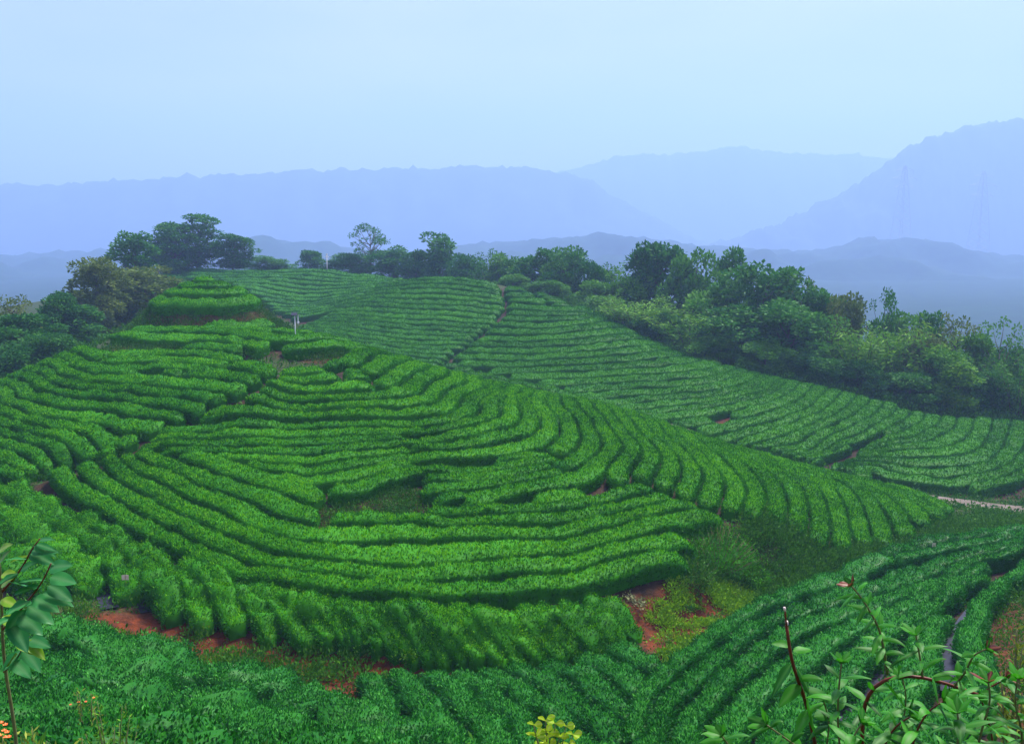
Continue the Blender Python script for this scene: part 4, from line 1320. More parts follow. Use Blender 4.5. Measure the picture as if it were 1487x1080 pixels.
# left wood, behind the near hill
tree('airy', 1, 'crown_olive', 12, 424, 92, 74, 'loose_tree', 'thin pale-topped tree at the left edge, above the dark wood', group=LG)
tree('round', 1, 'crown_dark', 40, 452, 88, 90, 'broadleaf_tree', 'low dark broadleaf tree under the thin tree at the left edge', group=LG)
tree('round', 2, 'crown_dark', -15, 460, 84, 90, 'broadleaf_tree', 'dark tree cut off by the left edge of the photo', group=LG)
tree('round', 3, 'crown_dark', 76, 420, 98, 62, 'broadleaf_tree', 'small round dark tree beside the thin tree at the left edge', group=LG)
tree('spread', 1, 'crown_olive', 128, 371, 108, 95, 'broadleaf_tree', 'tall olive-green tree with pale top left of the brownish tree', group=LG)
tree('spread', 2, 'crown_olive', 205, 384, 116, 120, 'broadleaf_tree', 'wide brownish olive tree just above the slope behind the knoll', group=LG)
tree('tall', 1, 'crown_dark', 190, 333, 140, 62, 'broadleaf_tree', 'tall dark rounded tree poking above the brownish olive tree', group=LG)
tree('round', 4, 'crown_dark', 110, 440, 100, 80, 'broadleaf_tree', 'low dark tree between the olive tree and the near hill', group=LG)
tree('shrub', 1, 'crown_dark', 66, 482, 84, 100, 'shrub', 'dark shrub at the foot of the left wood, above the near hill edge', 'shrub', LG)
tree('shrub', 2, 'crown_dark', 5, 500, 80, 110, 'shrub', 'dark shrub at the left edge just above the near hill', 'shrub', LG)
tree('shrub', 2, 'crown_mid', 150, 425, 116, 110, 'shrub', 'mid green shrub beneath the wide brownish olive tree', 'shrub', LG)
tree('shrub', 3, 'crown_dark', 225, 398, 150, 90, 'shrub', 'dim shrub at the left end of the far tea hill', 'shrub', SKY)
# skyline
tree('round', 3, 'crown_dark', 248, 320, 168, 70, 'broadleaf_tree', 'big spreading dark tree, left half of the large pair on the skyline', group=SKY)
tree('tall', 2, 'crown_dark', 283, 308, 172, 62, 'broadleaf_tree', 'tallest dark tree on the skyline, right half of the large pair', group=SKY)
tree('round', 5, 'crown_dark', 336, 338, 170, 52, 'broadleaf_tree', 'compact dark round tree right of the large pair on the skyline', group=SKY)
tree('shrub', 4, 'crown_dark', 388, 370, 182, 62, 'shrub', 'low dark bush on the skyline right of the compact round tree', 'bush', SKY)
tree('round', 1, 'crown_dark', 452, 362, 190, 36, 'broadleaf_tree', 'small lone tree on the skyline left of the white post', group=SKY)
tree('airy', 2, 'crown_dark', 536, 323, 176, 66, 'loose_tree', 'tall airy tree with see-through crown right of the white post', group=SKY, bark='bark')
tree('shrub', 5, 'crown_dark', 507, 366, 174, 66, 'shrub', 'dark bush at the left foot of the tall airy tree', 'bush', SKY)
tree('round', 2, 'crown_dark', 572, 355, 172, 64, 'broadleaf_tree', 'low hazy tree between the airy tree and the domed tree', group=SKY)
tree('round', 3, 'crown_dark', 606, 360, 168, 50, 'broadleaf_tree', 'low hazy tree touching the left side of the domed tree', group=SKY)
tree('tall', 3, 'crown_dark', 637, 335, 166, 58, 'broadleaf_tree', 'domed tree standing highest above the rounded far hill', group=SKY)
tree('shrub', 1, 'crown_dark', 672, 366, 160, 50, 'shrub', 'dark bush at the right foot of the domed tree', 'bush', SKY)
tree('airy', 3, 'crown_dark', 710, 360, 152, 56, 'loose_tree', 'thin bushy tree behind the right shoulder of the rounded far hill', group=SKY)
tree('round', 4, 'crown_mid', 748, 370, 146, 50, 'broadleaf_tree', 'mid green tree behind the top of the diagonal furrow', group=SKY)
tree('tall', 1, 'crown_dark', 782, 358, 142, 62, 'broadleaf_tree', 'dark tree left of the bushy peaked tree above the crest', group=SKY)
tree('spread', 1, 'crown_dark', 832, 355, 138, 84, 'broadleaf_tree', 'large bushy peaked dark tree where the crest starts to fall', group=SKY)
tree('round', 5, 'crown_mid', 868, 405, 128, 64, 'broadleaf_tree', 'low mid green tree at the right foot of the peaked tree', group=SKY)
tree('airy', 1, 'crown_mid', 902, 378, 130, 70, 'loose_tree', 'pale loose tree between the peaked tree and the dark wood', group=WG)
# more of the belt between them
tree('round', 2, 'crown_dark', 690, 372, 158, 56, 'broadleaf_tree', 'low dark tree right of the domed tree, left of the thin bushy tree', group=SKY)
tree('tall', 3, 'crown_mid', 728, 366, 150, 48, 'broadleaf_tree', 'narrow mid green tree just right of the thin bushy tree', group=SKY)
tree('round', 3, 'crown_mid', 806, 372, 140, 56, 'broadleaf_tree', 'mid green tree filling the gap left of the peaked tree', group=SKY)
tree('round', 5, 'crown_dark', 860, 376, 134, 56, 'broadleaf_tree', 'dark tree close behind the right side of the peaked tree', group=SKY)
tree('spread', 3, 'crown_mid', 925, 392, 126, 80, 'broadleaf_tree', 'broad mid green tree behind the bright bamboo clump', group=WG)
tree('round', 4, 'crown_mid', 1128, 398, 114, 80, 'broadleaf_tree', 'mid green crown behind the right side of the broadest dark tree', group=WG)
tree('round', 1, 'crown_mid', 1215, 428, 108, 76, 'broadleaf_tree', 'mid green round tree left of the yellowish olive tree', group=WG)
tree('spread', 2, 'crown_mid', 1310, 446, 104, 90, 'broadleaf_tree', 'broad tree behind the tall pale bamboo clump', group=WG)
tree('round', 3, 'crown_mid', 1418, 478, 98, 80, 'broadleaf_tree', 'round tree between the brownish tree and the bare-trunked tree', group=WG)
tree('round', 5, 'crown_dark', 1470, 500, 97, 80, 'broadleaf_tree', 'dark tree behind the bamboo at the right edge', group=WG)
tree('round', 2, 'crown_olive', 1345, 478, 97, 70, 'broadleaf_tree', 'olive tree in front of the half hidden dark crown', group=WG)
# right wood
tree('round', 1, 'crown_dark', 962, 347, 126, 92, 'broadleaf_tree', 'big dark tree, first high crown of the wood on the right', group=WG)
tree('spread', 2, 'crown_mid', 1008, 356, 122, 78, 'broadleaf_tree', 'lighter green tree against the right side of the first high crown', group=WG)
tree('tall', 2, 'crown_dark', 1070, 352, 124, 58, 'broadleaf_tree', 'narrow dark domed crown standing alone above the wood', group=WG)
tree('spread', 3, 'crown_dark', 1100, 375, 110, 128, 'broadleaf_tree', 'broadest dark tree in the middle of the wood', group=WG)
tree('round', 2, 'crown_mid', 1045, 405, 112, 90, 'broadleaf_tree', 'mid green tree left of the broadest dark tree', group=WG)
tree('airy', 2, 'crown_olive', 1155, 392, 112, 66, 'loose_tree', 'loose tree with ragged pale top right of the broadest tree', group=WG)
tree('round', 3, 'crown_dark', 1182, 412, 108, 86, 'broadleaf_tree', 'dark tree stepping down right of the ragged loose tree', group=WG)
tree('bamboo', 1, 'crown_bamboo', 925, 425, 114, 105, 'bamboo_clump', 'bright bamboo clump at the upper left end of the wood', 'bamboo', WG)
tree('bamboo', 2, 'crown_bamboo', 1004, 445, 107, 110, 'bamboo_clump', 'light green bamboo mound leaning over the tea edge', 'bamboo', WG)
tree('round', 4, 'crown_dark', 1065, 440, 104, 100, 'broadleaf_tree', 'shadowy low tree under the broadest dark tree', group=WG)
tree('round', 5, 'crown_dark', 1140, 432, 102, 110, 'broadleaf_tree', 'dense dark tree at the front of the wood centre', group=WG)
tree('airy', 3, 'crown_mid', 1205, 455, 100, 80, 'loose_tree', 'loose tree with pale bare twigs at the front of the wood', group=WG)
tree('spread', 1, 'crown_olive', 1238, 423, 104, 82, 'broadleaf_tree', 'yellowish olive tree left of the ragged-tipped tree', group=WG)
tree('airy', 2, 'crown_dark', 1286, 415, 104, 56, 'broadleaf_tree', 'small dark tree with a ragged tip standing above the right part of the wood', group=WG)
tree('bamboo', 3, 'crown_bamboo', 1258, 470, 98, 110, 'bamboo_clump', 'yellow-green bamboo clump below the ragged-tipped tree', 'bamboo', WG)
tree('bamboo', 1, 'crown_bamboo', 1318, 462, 98, 110, 'bamboo_clump', 'tall pale bamboo clump right of the ragged-tipped tree', 'bamboo', WG)
tree('tall', 1, 'crown_dark', 1352, 448, 102, 50, 'broadleaf_tree', 'small dark crown half hidden right of the pale bamboo', group=WG)
tree('airy', 1, 'crown_olive', 1392, 452, 98, 74, 'loose_tree', 'brownish thin tree left of the bare-trunked tree', group=WG)
tree('airy', 3, 'crown_mid', 1455, 457, 96, 70, 'loose_tree', 'pale tree with a bare visible trunk near the right edge', group=WG, bark='bark_pale')
tree('spread', 3, 'crown_mid', 1372, 500, 94, 80, 'broadleaf_tree', 'mid green tree under the brownish thin tree', group=WG)
tree('tall', 3, 'crown_bamboo', 1390, 518, 91, 62, 'broadleaf_tree', 'bright light green young tree at the front right of the wood', group=WG)
tree('shrub', 3, 'crown_dark', 1440, 535, 92, 90, 'shrub', 'dark shrub below the bare-trunked tree', 'shrub', WG)
tree('bamboo', 2, 'crown_mid', 1483, 512, 90, 90, 'bamboo_clump', 'dark bamboo clump at the right edge above the tea', 'bamboo', WG)
tree('shrub', 1, 'crown_dark', 1325, 540, 92.5, 100, 'shrub', 'dark shrub at the foot of the pale bamboo clump', 'shrub', WG)
tree('shrub', 2, 'crown_dark', 1250, 520, 95, 90, 'shrub', 'shadowy shrub at the foot of the yellow-green bamboo', 'shrub', WG)
tree('shrub', 4, 'crown_dark', 1185, 505, 96.5, 90, 'shrub', 'dark shrub beneath the loose tree with pale twigs', 'shrub', WG)
tree('shrub', 5, 'crown_mid', 1110, 492, 99, 90, 'shrub', 'mid green shrub at the tea edge under the dense dark tree', 'shrub', WG)
tree('shrub', 1, 'crown_mid', 1045, 485, 101.5, 80, 'shrub', 'shrub at the right foot of the leaning bamboo mound', 'shrub', WG)
tree('shrub', 5, 'crown_dark', 960, 452, 110, 80, 'shrub', 'dark shrub behind the tea crest between two bamboos', 'shrub', WG)
tree('shrub', 3, 'crown_mid', 878, 428, 122, 70, 'shrub', 'low shrub on the crest right of the peaked tree', 'shrub', SKY)
tree('shrub', 2, 'crown_mid', 800, 405, 131, 70, 'shrub', 'low shrub on the crest under the dark tree', 'shrub', SKY)
tree('shrub', 4, 'crown_mid', 745, 396, 136, 60, 'shrub', 'low yellow-green shrub on the crest of the far hill', 'shrub', SKY)

# ------------------------------------------------------------------ ground cover
def scatter(name, mask, n, L, W, hgt, mat, per=7, up=0.8, spread=0.18, seed=1, cond=None):
    rg = np.random.default_rng(seed)
    w = mask.ravel() / mask.sum()
    idx = rg.choice(len(w), n, p=w)
    x = GXX.ravel()[idx] + rg.uniform(-.5, .5, n) * GD
    y = GYY.ravel()[idx] + rg.uniform(-.5, .5, n) * GD
    z = gnd_z(x, y)
    s = rg.uniform(0.5, 1.3, n)
    P = np.repeat(np.stack([x, y, z], 1), per, 0)
    sc = np.repeat(s, per)
    off = rg.normal(0, spread, (n * per, 3)) * sc[:, None]
    off[:, 2] = rg.uniform(0.02, 1, n * per) * hgt * sc
    P = P + off
    Nv = off / np.maximum(np.linalg.norm(off, axis=1, keepdims=True), 1e-6)
    V, F = leaf_tris(P, Nv, L * sc, W * sc, up, rg)
    o = link(name, np_mesh(name, V, None, F, False, (mat,)))
    return tag(o, kind='stuff')

green_patch = bare_m * np.clip(0.5 + 1.6 * value_noise(GXX * 0.55, GYY * 0.55, 77), 0, 1) + 0.02
nearv = (GYY < 62) & (GYY > 12)
VAL = wpoly([(1040, 800), (1090, 770), (1110, 800), (1200, 795), (1280, 785), (1330, 768), (1385, 742), (1420, 735), (1487, 740), (1560, 745), (1560, 765), (1487, 768), (1354, 778), (1256, 803), (1130, 858), (1070, 870), (1020, 850), (1000, 835)], 15, 62)
val_m = field_mask([VAL])
scatter('undergrowth', val_m * (1 - bare_m) + 0.0, 12000, 0.13, 0.06, 0.42, M['scrub'], 9, 0.6, 0.22, 3)
scatter('weeds', bare_m * np.clip(0.22 + 2.2 * value_noise(GXX * 1.7, GYY * 1.7, 77), 0, 1), 3400, 0.11, 0.055, 0.16, M['weed_yellow'], 8, 0.5, 0.13, 4)
scatter('undergrowth', field_mask([bushgap]) + 0.0, 900, 0.14, 0.05, 0.5, M['scrub'], 9, 0.6, 0.2, 24)
ditch_m = np.exp(-(dd / 1.5) ** 2) * (dd > 0.1) * np.clip(0.15 + 1.5 * value_noise(GXX * 0.7, GYY * 0.7, 78), 0, 1)
scatter('weeds', ditch_m, 1500, 0.12, 0.055, 0.42, M['scrub'], 10, 0.7, 0.15, 5)
scatter('weeds', ditch_m, 420, 0.13, 0.06, 0.45, M['weed'], 10, 0.7, 0.15, 15)
wood_m = (np.exp(-((dist_line(GXX, GYY, wpoly([(850, 447, 119), (890, 465, 115), (940, 490, 111), (1010, 520, 103.5), (1100, 540, 99.5), (1140, 550, 96.5), (1200, 560, 94.5), (1300, 585, 92), (1400, 603, 89.5), (1487, 612, 88.5), (1570, 622, 88)])) / 1.8) ** 2))) * (wild > 0.5)
scatter('undergrowth', wood_m, 5000, 0.28, 0.13, 1.1, M['scrub'], 9, 0.5, 0.4, 6)
scatter('undergrowth', path_side * (pd > 1.5) * (1 - hedged) * (wild > -1), 2200, 0.16, 0.08, 0.3, M['scrub'], 8, 0.6, 0.2, 7)
scatter('undergrowth', bank_m * np.clip(0.5 + 1.5 * value_noise(GXX, GYY, 79), 0.03, 1), 2600, 0.14, 0.05, 0.4, M['scrub'], 9, 0.5, 0.18, 8)
scatter('weeds', bank_m, 700, 0.16, 0.03, 0.3, M['crown_olive'], 8, 0.5, 0.16, 18)
scatter('weeds', np.exp(-(fr / 0.8) ** 2), 500, 0.10, 0.05, 0.3, M['scrub'], 9, 0.6, 0.12, 25)
scatter('undergrowth', field_mask([wpoly([(1088, 745, 43.5), (1130, 765, 43), (1215, 792, 42), (1300, 775, 46.5), (1310, 790, 44), (1200, 812, 40.5), (1120, 815, 40), (1080, 790, 40)])]) + 1e-9, 2600, 0.14, 0.06, 0.5, M['scrub'], 9, 0.6, 0.22, 26)
scatter('weeds', clear_m + 0.0, 900, 0.12, 0.05, 0.22, M['scrub'], 8, 0.5, 0.16, 9)
scatter('undergrowth', (wild > 0.5) * (GYY > 42) * (GYY < 115) * (np.abs(GXX) < 75) * (1 - val_m) * 1.0, 15000, 0.26, 0.12, 0.6, M['scrub'], 7, 0.5, 0.35, 10)
side_m = (wild > 0.5) * (GYY > 5) * (GYY < 46) * (np.abs(GXX) < 40) * (1 - val_m) * (1 - bare_m)
scatter('undergrowth', side_m * 1.0, 16000, 0.13, 0.06, 0.4, M['scrub'], 9, 0.6, 0.22, 30)
scatter('undergrowth', ((kr > 4.2) & (kr < 5.9)) * 1.0, 2200, 0.13, 0.05, 0.4, M['scrub'], 9, 0.5, 0.16, 31)

# ------------------------------------------------------------------ posts, traps, pylons, films
M['white_paint'] = plain_mat('white_painted_steel', (0.75, 0.76, 0.78), (0.62, 0.63, 0.66), 10, 0.45, 0.0, 0.5)
M['dark_panel'] = plain_mat('dark_solar_panel', (0.012, 0.014, 0.022), (0.02, 0.022, 0.035), 12, 0.25, 0.0, 0.6)
M['steel'] = plain_mat('galvanised_steel', (0.36, 0.38, 0.40), (0.28, 0.30, 0.32), 3, 0.5, 0.0, 0.5, 0.6)
M['trap'] = plain_mat('faded_trap_card', (0.78, 0.68, 0.60), (0.66, 0.50, 0.44), 9, 0.7)
M['cane'] = plain_mat('bamboo_cane', (0.20, 0.15, 0.08), (0.12, 0.09, 0.05), 9, 0.8)

def at(u, v, Y):
    a, b = rr(u, v)
    return np.array([a * Y, Y, b * Y])

# insect lamp on the near hill: white post, lamp body, small solar panels
x, y = cast(429, 484, 20, 75)
z0 = float(gnd_z(x, y))
r = empty('insect_lamp', (x, y, z0))
tag(r, 'white post of a solar insect lamp with dark panel top on the near hill', 'insect lamp')
ht = float(at(429, 456, y)[2]) - z0
mb = MB(); mb.tube([(0, 0, -0.2), (0, 0, ht - 0.05)], 0.034, 8); mb.build('post', M['white_paint'], r)
rot = np.array([[1, 0, 0], [0, math.cos(.5), -math.sin(.5)], [0, math.sin(.5), math.cos(.5)]])
mb = MB(); mb.box((-0.04, 0, ht), (0.42, 0.34, 0.04), rot); pn = mb.build('solar_panel', M['dark_panel'], r, False)
mb = MB(); mb.tube([(0.22, 0, ht - 0.08), (0.22, 0, ht - 0.06)], [0.2, 0.02], 10); mb.build('lamp_hood', M['dark_panel'], r)
mb = MB(); mb.tube([(0.22, 0, ht - 0.55), (0.22, 0, ht - 0.1)], 0.045, 10); mb.tube([(0.22, 0, ht - 0.72), (0.22, 0, ht - 0.55)], [0.03, 0.09], 10); mb.build('lamp_body', M['white_paint'], r)
mb = MB(); mb.tube([(0, 0, ht - 0.3), (0.22, 0, ht - 0.12)], 0.018, 6); mb.build('bracket', M['steel'], r)
# white post on the farthest hill
x, y = cast(475, 388, 120, 185)
z0 = float(gnd_z(x, y))
r = empty('marker_post', (x, y, z0))
tag(r, 'white post with small cross arm on the hazy hilltop among the far trees', 'post')
ht = float(at(475, 370, y)[2]) - z0
mb = MB(); mb.tube([(0, 0, -0.2), (0, 0, ht)], 0.09, 8); mb.build('post', M['white_paint'], r)
mb = MB(); mb.box((0, 0, ht - 0.35), (0.7, 0.14, 0.16)); mb.box((0, 0, ht + 0.08), (0.22, 0.2, 0.3)); mb.build('cross_arm', M['white_paint'], r, False)

# sticky insect traps on canes among the tea
def trap(u, v, ymin, ymax, label, w, h, rz, tilt=0.0, lift=0.25):
    x, y = cast(u, v + 8, ymin, ymax)
    z0 = float(gnd_z(x, y))
    zc = float(at(u, v, y)[2])
    x = float(at(u, v, y)[0])
    r = empty('insect_trap', (x, y, z0), rz)
    r.rotation_euler = (0, tilt, rz)
    tag(r, label, 'insect trap', 'insect traps on canes in the tea')
    mb = MB(); mb.tube([(0, 0.012, -0.15), (0, 0.012, zc - z0 + h * 0.5)], 0.008, 6); mb.build('cane', M['cane'], r)
    c = MB()
    nx = 6
    xs = np.linspace(-w / 2, w / 2, nx + 1)
    yb = 0.02 * np.cos(xs / w * math.pi * 2)
    V = [(a_, b_ - 0.004 * s_, zc - z0 + q * h / 2) for s_ in (0, 1) for q in (-1, 1) for a_, b_ in zip(xs, yb)]
    n = nx + 1
    F = []
    for k in range(nx):
        F += [(k, k + 1, n + k + 1, n + k), (2 * n + k, 3 * n + k, 3 * n + k + 1, 2 * n + k + 1), (k, 2 * n + k, 2 * n + k + 1, k + 1), (n + k, n + k + 1, 3 * n + k + 1, 3 * n + k)]
    F += [(0, n, 3 * n, 2 * n), (nx, 2 * n + nx, 3 * n + nx, n + nx)]
    c.add(V, (), F)
    c.build('card', M['trap'], r, False)
trap(182, 838, 20, 40, 'pale square trap card in the young tea above the red ditch', 0.26, 0.20, 0.1)
trap(335, 972, 15, 40, 'pinkish tilted trap card in the unclipped tea nearest the camera', 0.17, 0.26, 0.7, 0.15)
trap(1356, 791, 25, 60, 'tiny pale trap card at the top of the tea behind the shrub', 0.20, 0.18, 0.2)

# black film lying in the furrows
film([(20, 775), (24, 795), (30, 815)], 0.5, 'black plastic film in the furrow behind the big-leaved sapling', 20, 60)
film([(136, 812), (148, 835), (158, 858)], 0.62, 'shiny black plastic film in the furrow left of the pale trap card', 20, 60)
film([(192, 818), (203, 838), (213, 862)], 0.5, 'shiny black plastic film in the furrow right of the pale trap card', 20, 60)
film([(1392, 972), (1390, 945), (1389, 920), (1400, 895), (1418, 872), (1440, 850)], 0.8, 'broad black plastic film in the deep furrow right of the shrub', 10, 60)
film([(1200, 1052), (1225, 1018), (1255, 975), (1280, 945)], 0.42, 'black plastic film in the furrow behind the shrub stems', 10, 60)
film([(1112, 1045), (1130, 1020), (1150, 1000)], 0.4, 'black plastic film in the furrow left of the shrub', 10, 60)

# lattice pylons on the hazy foothill
def pylon(u, vtop, vbase, Y, name_label):
    base = at(u, vbase, Y); top = at(u, vtop, Y)
    h = top[2] - base[2]
    r = empty('pylon', (base[0], Y, base[2]), 0.25)
    tag(r, name_label, 'pylon', 'lattice pylons in the mist')
    t = 0.42
    hw = lambda z: (0.085 * h) * (1 - z / h) ** 0.9 + 0.012 * h
    mb = MB()
    zs = [-8.0] + list(np.linspace(0, h, 11))
    W = lambda z: hw(max(z, 0)) * (1 + (0.1 if z < 0 else 0))
    for sx in (-1, 1):
        for sy in (-1, 1):
            mb.tube([(sx * W(z), sy * W(z), z) for z in zs], t, 4)
    for z0_, z1_ in zip(zs[1:-1], zs[2:]):
        for sgn in (-1, 1):
            mb.tube([(-W(z0_), sgn * W(z0_), z0_), (W(z1_), sgn * W(z1_), z1_)], t * .55, 4)
            mb.tube([(W(z0_), sgn * W(z0_), z0_), (-W(z1_), sgn * W(z1_), z1_)], t * .55, 4)
            mb.tube([(sgn * W(z0_), -W(z0_), z0_), (sgn * W(z1_), W(z1_), z1_)], t * .55, 4)
    mb.build('lattice_body', M['steel'], r, False)
    for fz, wd in ((0.70, 0.16), (0.82, 0.20), (0.93, 0.14)):
        mb = MB(); z = fz * h; L = wd * h
        mb.tube([(-L, 0, z), (0, 0, z + 0.05 * h), (L, 0, z)], t * .7, 4); mb.tube([(-L, 0, z), (L, 0, z)], t * .7, 4)
        for s_ in (-1, 1): mb.tube([(s_ * L, 0, z), (s_ * L, 0, z - 0.05 * h)], t * .6, 4)
        mb.build('cross_arm', M['steel'], r, False)
pylon(1420, 248, 366, 1400, 'faint lattice pylon in the mist nearest the right edge')
pylon(1308, 240, 345, 1410, 'fainter lattice pylon in the mist left of the other pylon')

# ------------------------------------------------------------------ weeds and bushes one can tell apart
def weed_clump(name, x, y, rad, hgt, n, L, W, mat, label, cat, group=None, seed=0, stems=True, up=0.5, z=None, stem_mat='cane'):
    rg = np.random.default_rng(seed + 900)
    z0 = float(gnd_z(x, y)) if z is None else z
    r = empty(name, (x, y, z0))
    tag(r, label, cat, group)
    k = max(4, n // 40)
    mb = MB(); P, D = [], []
    for q in range(k):
        a = rg.uniform(0, 6.283); rr_ = rad * math.sqrt(rg.uniform(0.02, 1)); h = hgt * rg.uniform(0.6, 1.05) * (1 - 0.35 * (rr_ / rad) ** 2)
        p0 = np.array([0.35 * rr_ * math.cos(a), 0.35 * rr_ * math.sin(a), -0.05]); p1 = np.array([rr_ * math.cos(a), rr_ * math.sin(a), h])
        t = np.linspace(0, 1, 5)[:, None]
        pts = p0 + (p1 - p0) * t + np.array([math.cos(a), math.sin(a), 0]) * 0.15 * rad * t ** 2
        mb.tube(pts, np.linspace(0.008, 0.003, 5) * max(1, hgt), 5)
        m_ = n // k
        s = rg.uniform(0.25, 1.0, m_)
        c = np.stack([np.interp(s, t[:, 0], pts[:, i]) for i in range(3)], 1)
        P.append(c + rg.normal(0, rad * 0.13, (m_, 3)))
        d = rg.normal(0, 0.8, (m_, 3)) + np.array([math.cos(a), math.sin(a), 0.2]) * 0.5
        D.append(d / np.linalg.norm(d, axis=1, keepdims=True))
    mb.build('stems', M[stem_mat], r)
    V, F = leaf_tris(np.vstack(P), np.vstack(D), L, W, up, rg)
    link('foliage', np_mesh('foliage', V, None, F, False, (M[mat],)), r)
    return r

def weed_at(u, v, ymin, ymax, *a, **k):
    x, y = cast(u, v, ymin, ymax)
    return weed_clump(k.pop('name', 'weed_plant'), x, y, *a, **k)
M['fern'] = leaf_mat('feathery_leaves', (0.020, 0.130, 0.004), (0.045, 0.240, 0.006), (0.090, 0.380, 0.012))
M['dry'] = leaf_mat('dry_leaves', (0.14, 0.16, 0.06), (0.24, 0.26, 0.11), (0.38, 0.40, 0.22), 0.1)
weed_at(1042, 806, 30, 50, 1.7, 1.9, 4600, 0.20, 0.035, 'fern', 'bright feathery green bush where the lower rows of the near hill end', 'bush', seed=1, name='feathery_bush', up=0.2)
weed_at(1010, 822, 30, 50, 0.9, 0.9, 1300, 0.17, 0.035, 'scrub', 'darker feathery bush in front of the bright feathery bush', 'bush', seed=2, name='feathery_bush', up=0.2)
weed_at(1092, 826, 30, 50, 0.8, 0.7, 900, 0.16, 0.04, 'fern', 'small bright bush right of the large feathery bush', 'bush', seed=3, name='feathery_bush', up=0.2)
weed_at(578, 728, 25, 50, 0.85, 0.75, 900, 0.12, 0.05, 'scrub', 'dark bush in the bare clearing on the near hill', 'bush', seed=4, name='clearing_bush')
weed_at(565, 752, 25, 50, 0.45, 0.45, 260, 0.13, 0.06, 'dry', 'pale leafy weed in front of the dark clearing bush', 'weed', seed=5)
weed_at(533, 722, 25, 50, 0.3, 0.35, 160, 0.11, 0.06, 'weed', 'small bright weed left of the dark clearing bush', 'weed', seed=6)
weed_at(500, 728, 25, 50, 0.35, 0.4, 200, 0.11, 0.06, 'weed', 'bright green weed at the left end of the clearing', 'weed', seed=7)
wl_ = [(195, 918, 0.55, 0.5, 320, 'weed', 'bright yellow-green weed on the red ditch below the pale trap card'),
       (255, 925, 0.45, 0.5, 240, 'scrub', 'leafy weed on the red ditch right of the yellow-green weed'),
       (298, 935, 0.35, 0.45, 180, 'weed', 'small yellowish weed at the left end of the open red bank'),
       (430, 945, 0.40, 0.5, 220, 'scrub', 'dark weed in the middle of the red ditch'),
       (548, 950, 0.5, 0.6, 320, 'weed', 'pale-topped leafy weed at the right part of the red ditch'),
       (590, 918, 0.4, 0.5, 220, 'weed', 'bright weed against the apron tea above the red ditch'),
       (462, 930, 0.35, 0.45, 180, 'weed', 'small bright weed under the middle of the apron'),
       (820, 938, 0.4, 0.45, 220, 'scrub', 'weed at the right end of the red ditch'),
       (925, 848, 0.5, 0.5, 240, 'dry', 'pale weed at the top left of the bare red patch'),
       (995, 850, 0.45, 0.45, 220, 'scrub', 'dark weed at the top of the bare red patch'),
       (1045, 870, 0.5, 0.35, 260, 'weed', 'yellow-green weed at the right of the bare red patch'),
       (985, 905, 0.5, 0.3, 260, 'weed', 'low yellow-green weed in the middle of the bare red patch'),
       (1005, 925, 0.45, 0.3, 240, 'weed', 'low yellow-green weed at the lower end of the bare red patch')]
for q, (u, v, rad, h, n, mt, lab) in enumerate(wl_):
    weed_at(u, v + 8, 15, 60, rad, h, n, 0.13, 0.055, mt, lab, 'weed', 'weeds on the red earth', seed=20 + q)

# ------------------------------------------------------------------ plants close to the camera
def gloss_leaf_mat(name, a, b, vein, rough=0.38, trans=0.3, tipred=None):
    m, t, N, Lk = nmat(name)
    out = N('ShaderNodeOutputMaterial')
    geo = N('ShaderNodeNewGeometry')
    tc = N('ShaderNodeTexCoord')
    no = N('ShaderNodeTexNoise'); no.inputs['Scale'].default_value = 22; no.inputs['Detail'].default_value = 4
    Lk(tc.outputs['Object'], no.inputs['Vector'])
    s = N('ShaderNodeMath'); s.operation = 'MULTIPLY_ADD'
    Lk(no.outputs['Fac'], s.inputs[0]); s.inputs[1].default_value = 0.5
    q = N('ShaderNodeMath'); q.operation = 'MULTIPLY_ADD'
    Lk(geo.outputs['Random Per Island'], q.inputs[0]); q.inputs[1].default_value = 0.9; q.inputs[2].default_value = -0.2
    Lk(q.outputs[0], s.inputs[2]); s.use_clamp = True
    rp = N('ShaderNodeValToRGB')
    rp.color_ramp.elements[0].color = (*a, 1); rp.color_ramp.elements[1].color = (*b, 1)
    Lk(s.outputs[0], rp.inputs['Fac'])
    at_ = N('ShaderNodeAttribute'); at_.attribute_name = 'rib'
    mx = N('ShaderNodeMix'); mx.data_type = 'RGBA'
    Lk(at_.outputs['Fac'], mx.inputs['Factor']); Lk(rp.outputs['Color'], mx.inputs[6]); mx.inputs[7].default_value = (*vein, 1)
    p = N('ShaderNodeBsdfPrincipled')
    Lk(mx.outputs[2], p.inputs['Base Color']); p.inputs['Roughness'].default_value = rough; p.inputs['Specular IOR Level'].default_value = 0.25
    tr = N('ShaderNodeBsdfTranslucent'); Lk(mx.outputs[2], tr.inputs['Color'])
    ms = N('ShaderNodeMixShader'); ms.inputs['Fac'].default_value = trans
    Lk(p.outputs['BSDF'], ms.inputs[1]); Lk(tr.outputs['BSDF'], ms.inputs[2]); Lk(ms.outputs['Shader'], out.inputs['Surface'])
    return m
M['lance'] = gloss_leaf_mat('lance_leaves', (0.005, 0.100, 0.003), (0.045, 0.320, 0.006), (0.07, 0.26, 0.03), 0.5, 0.4)
M['oval'] = gloss_leaf_mat('oval_leaves', (0.020, 0.170, 0.045), (0.060, 0.330, 0.090), (0.14, 0.36, 0.14), 0.4, 0.5)
M['oval_young'] = gloss_leaf_mat('young_oval_leaves', (0.060, 0.220, 0.012), (0.200, 0.380, 0.020), (0.30, 0.40, 0.08))
M['lime'] = gloss_leaf_mat('lime_leaves', (0.260, 0.480, 0.012), (0.520, 0.680, 0.030), (0.55, 0.65, 0.12))
M['red_bud'] = gloss_leaf_mat('red_bud_leaves', (0.06, 0.014, 0.014), (0.20, 0.050, 0.025), (0.30, 0.10, 0.05))
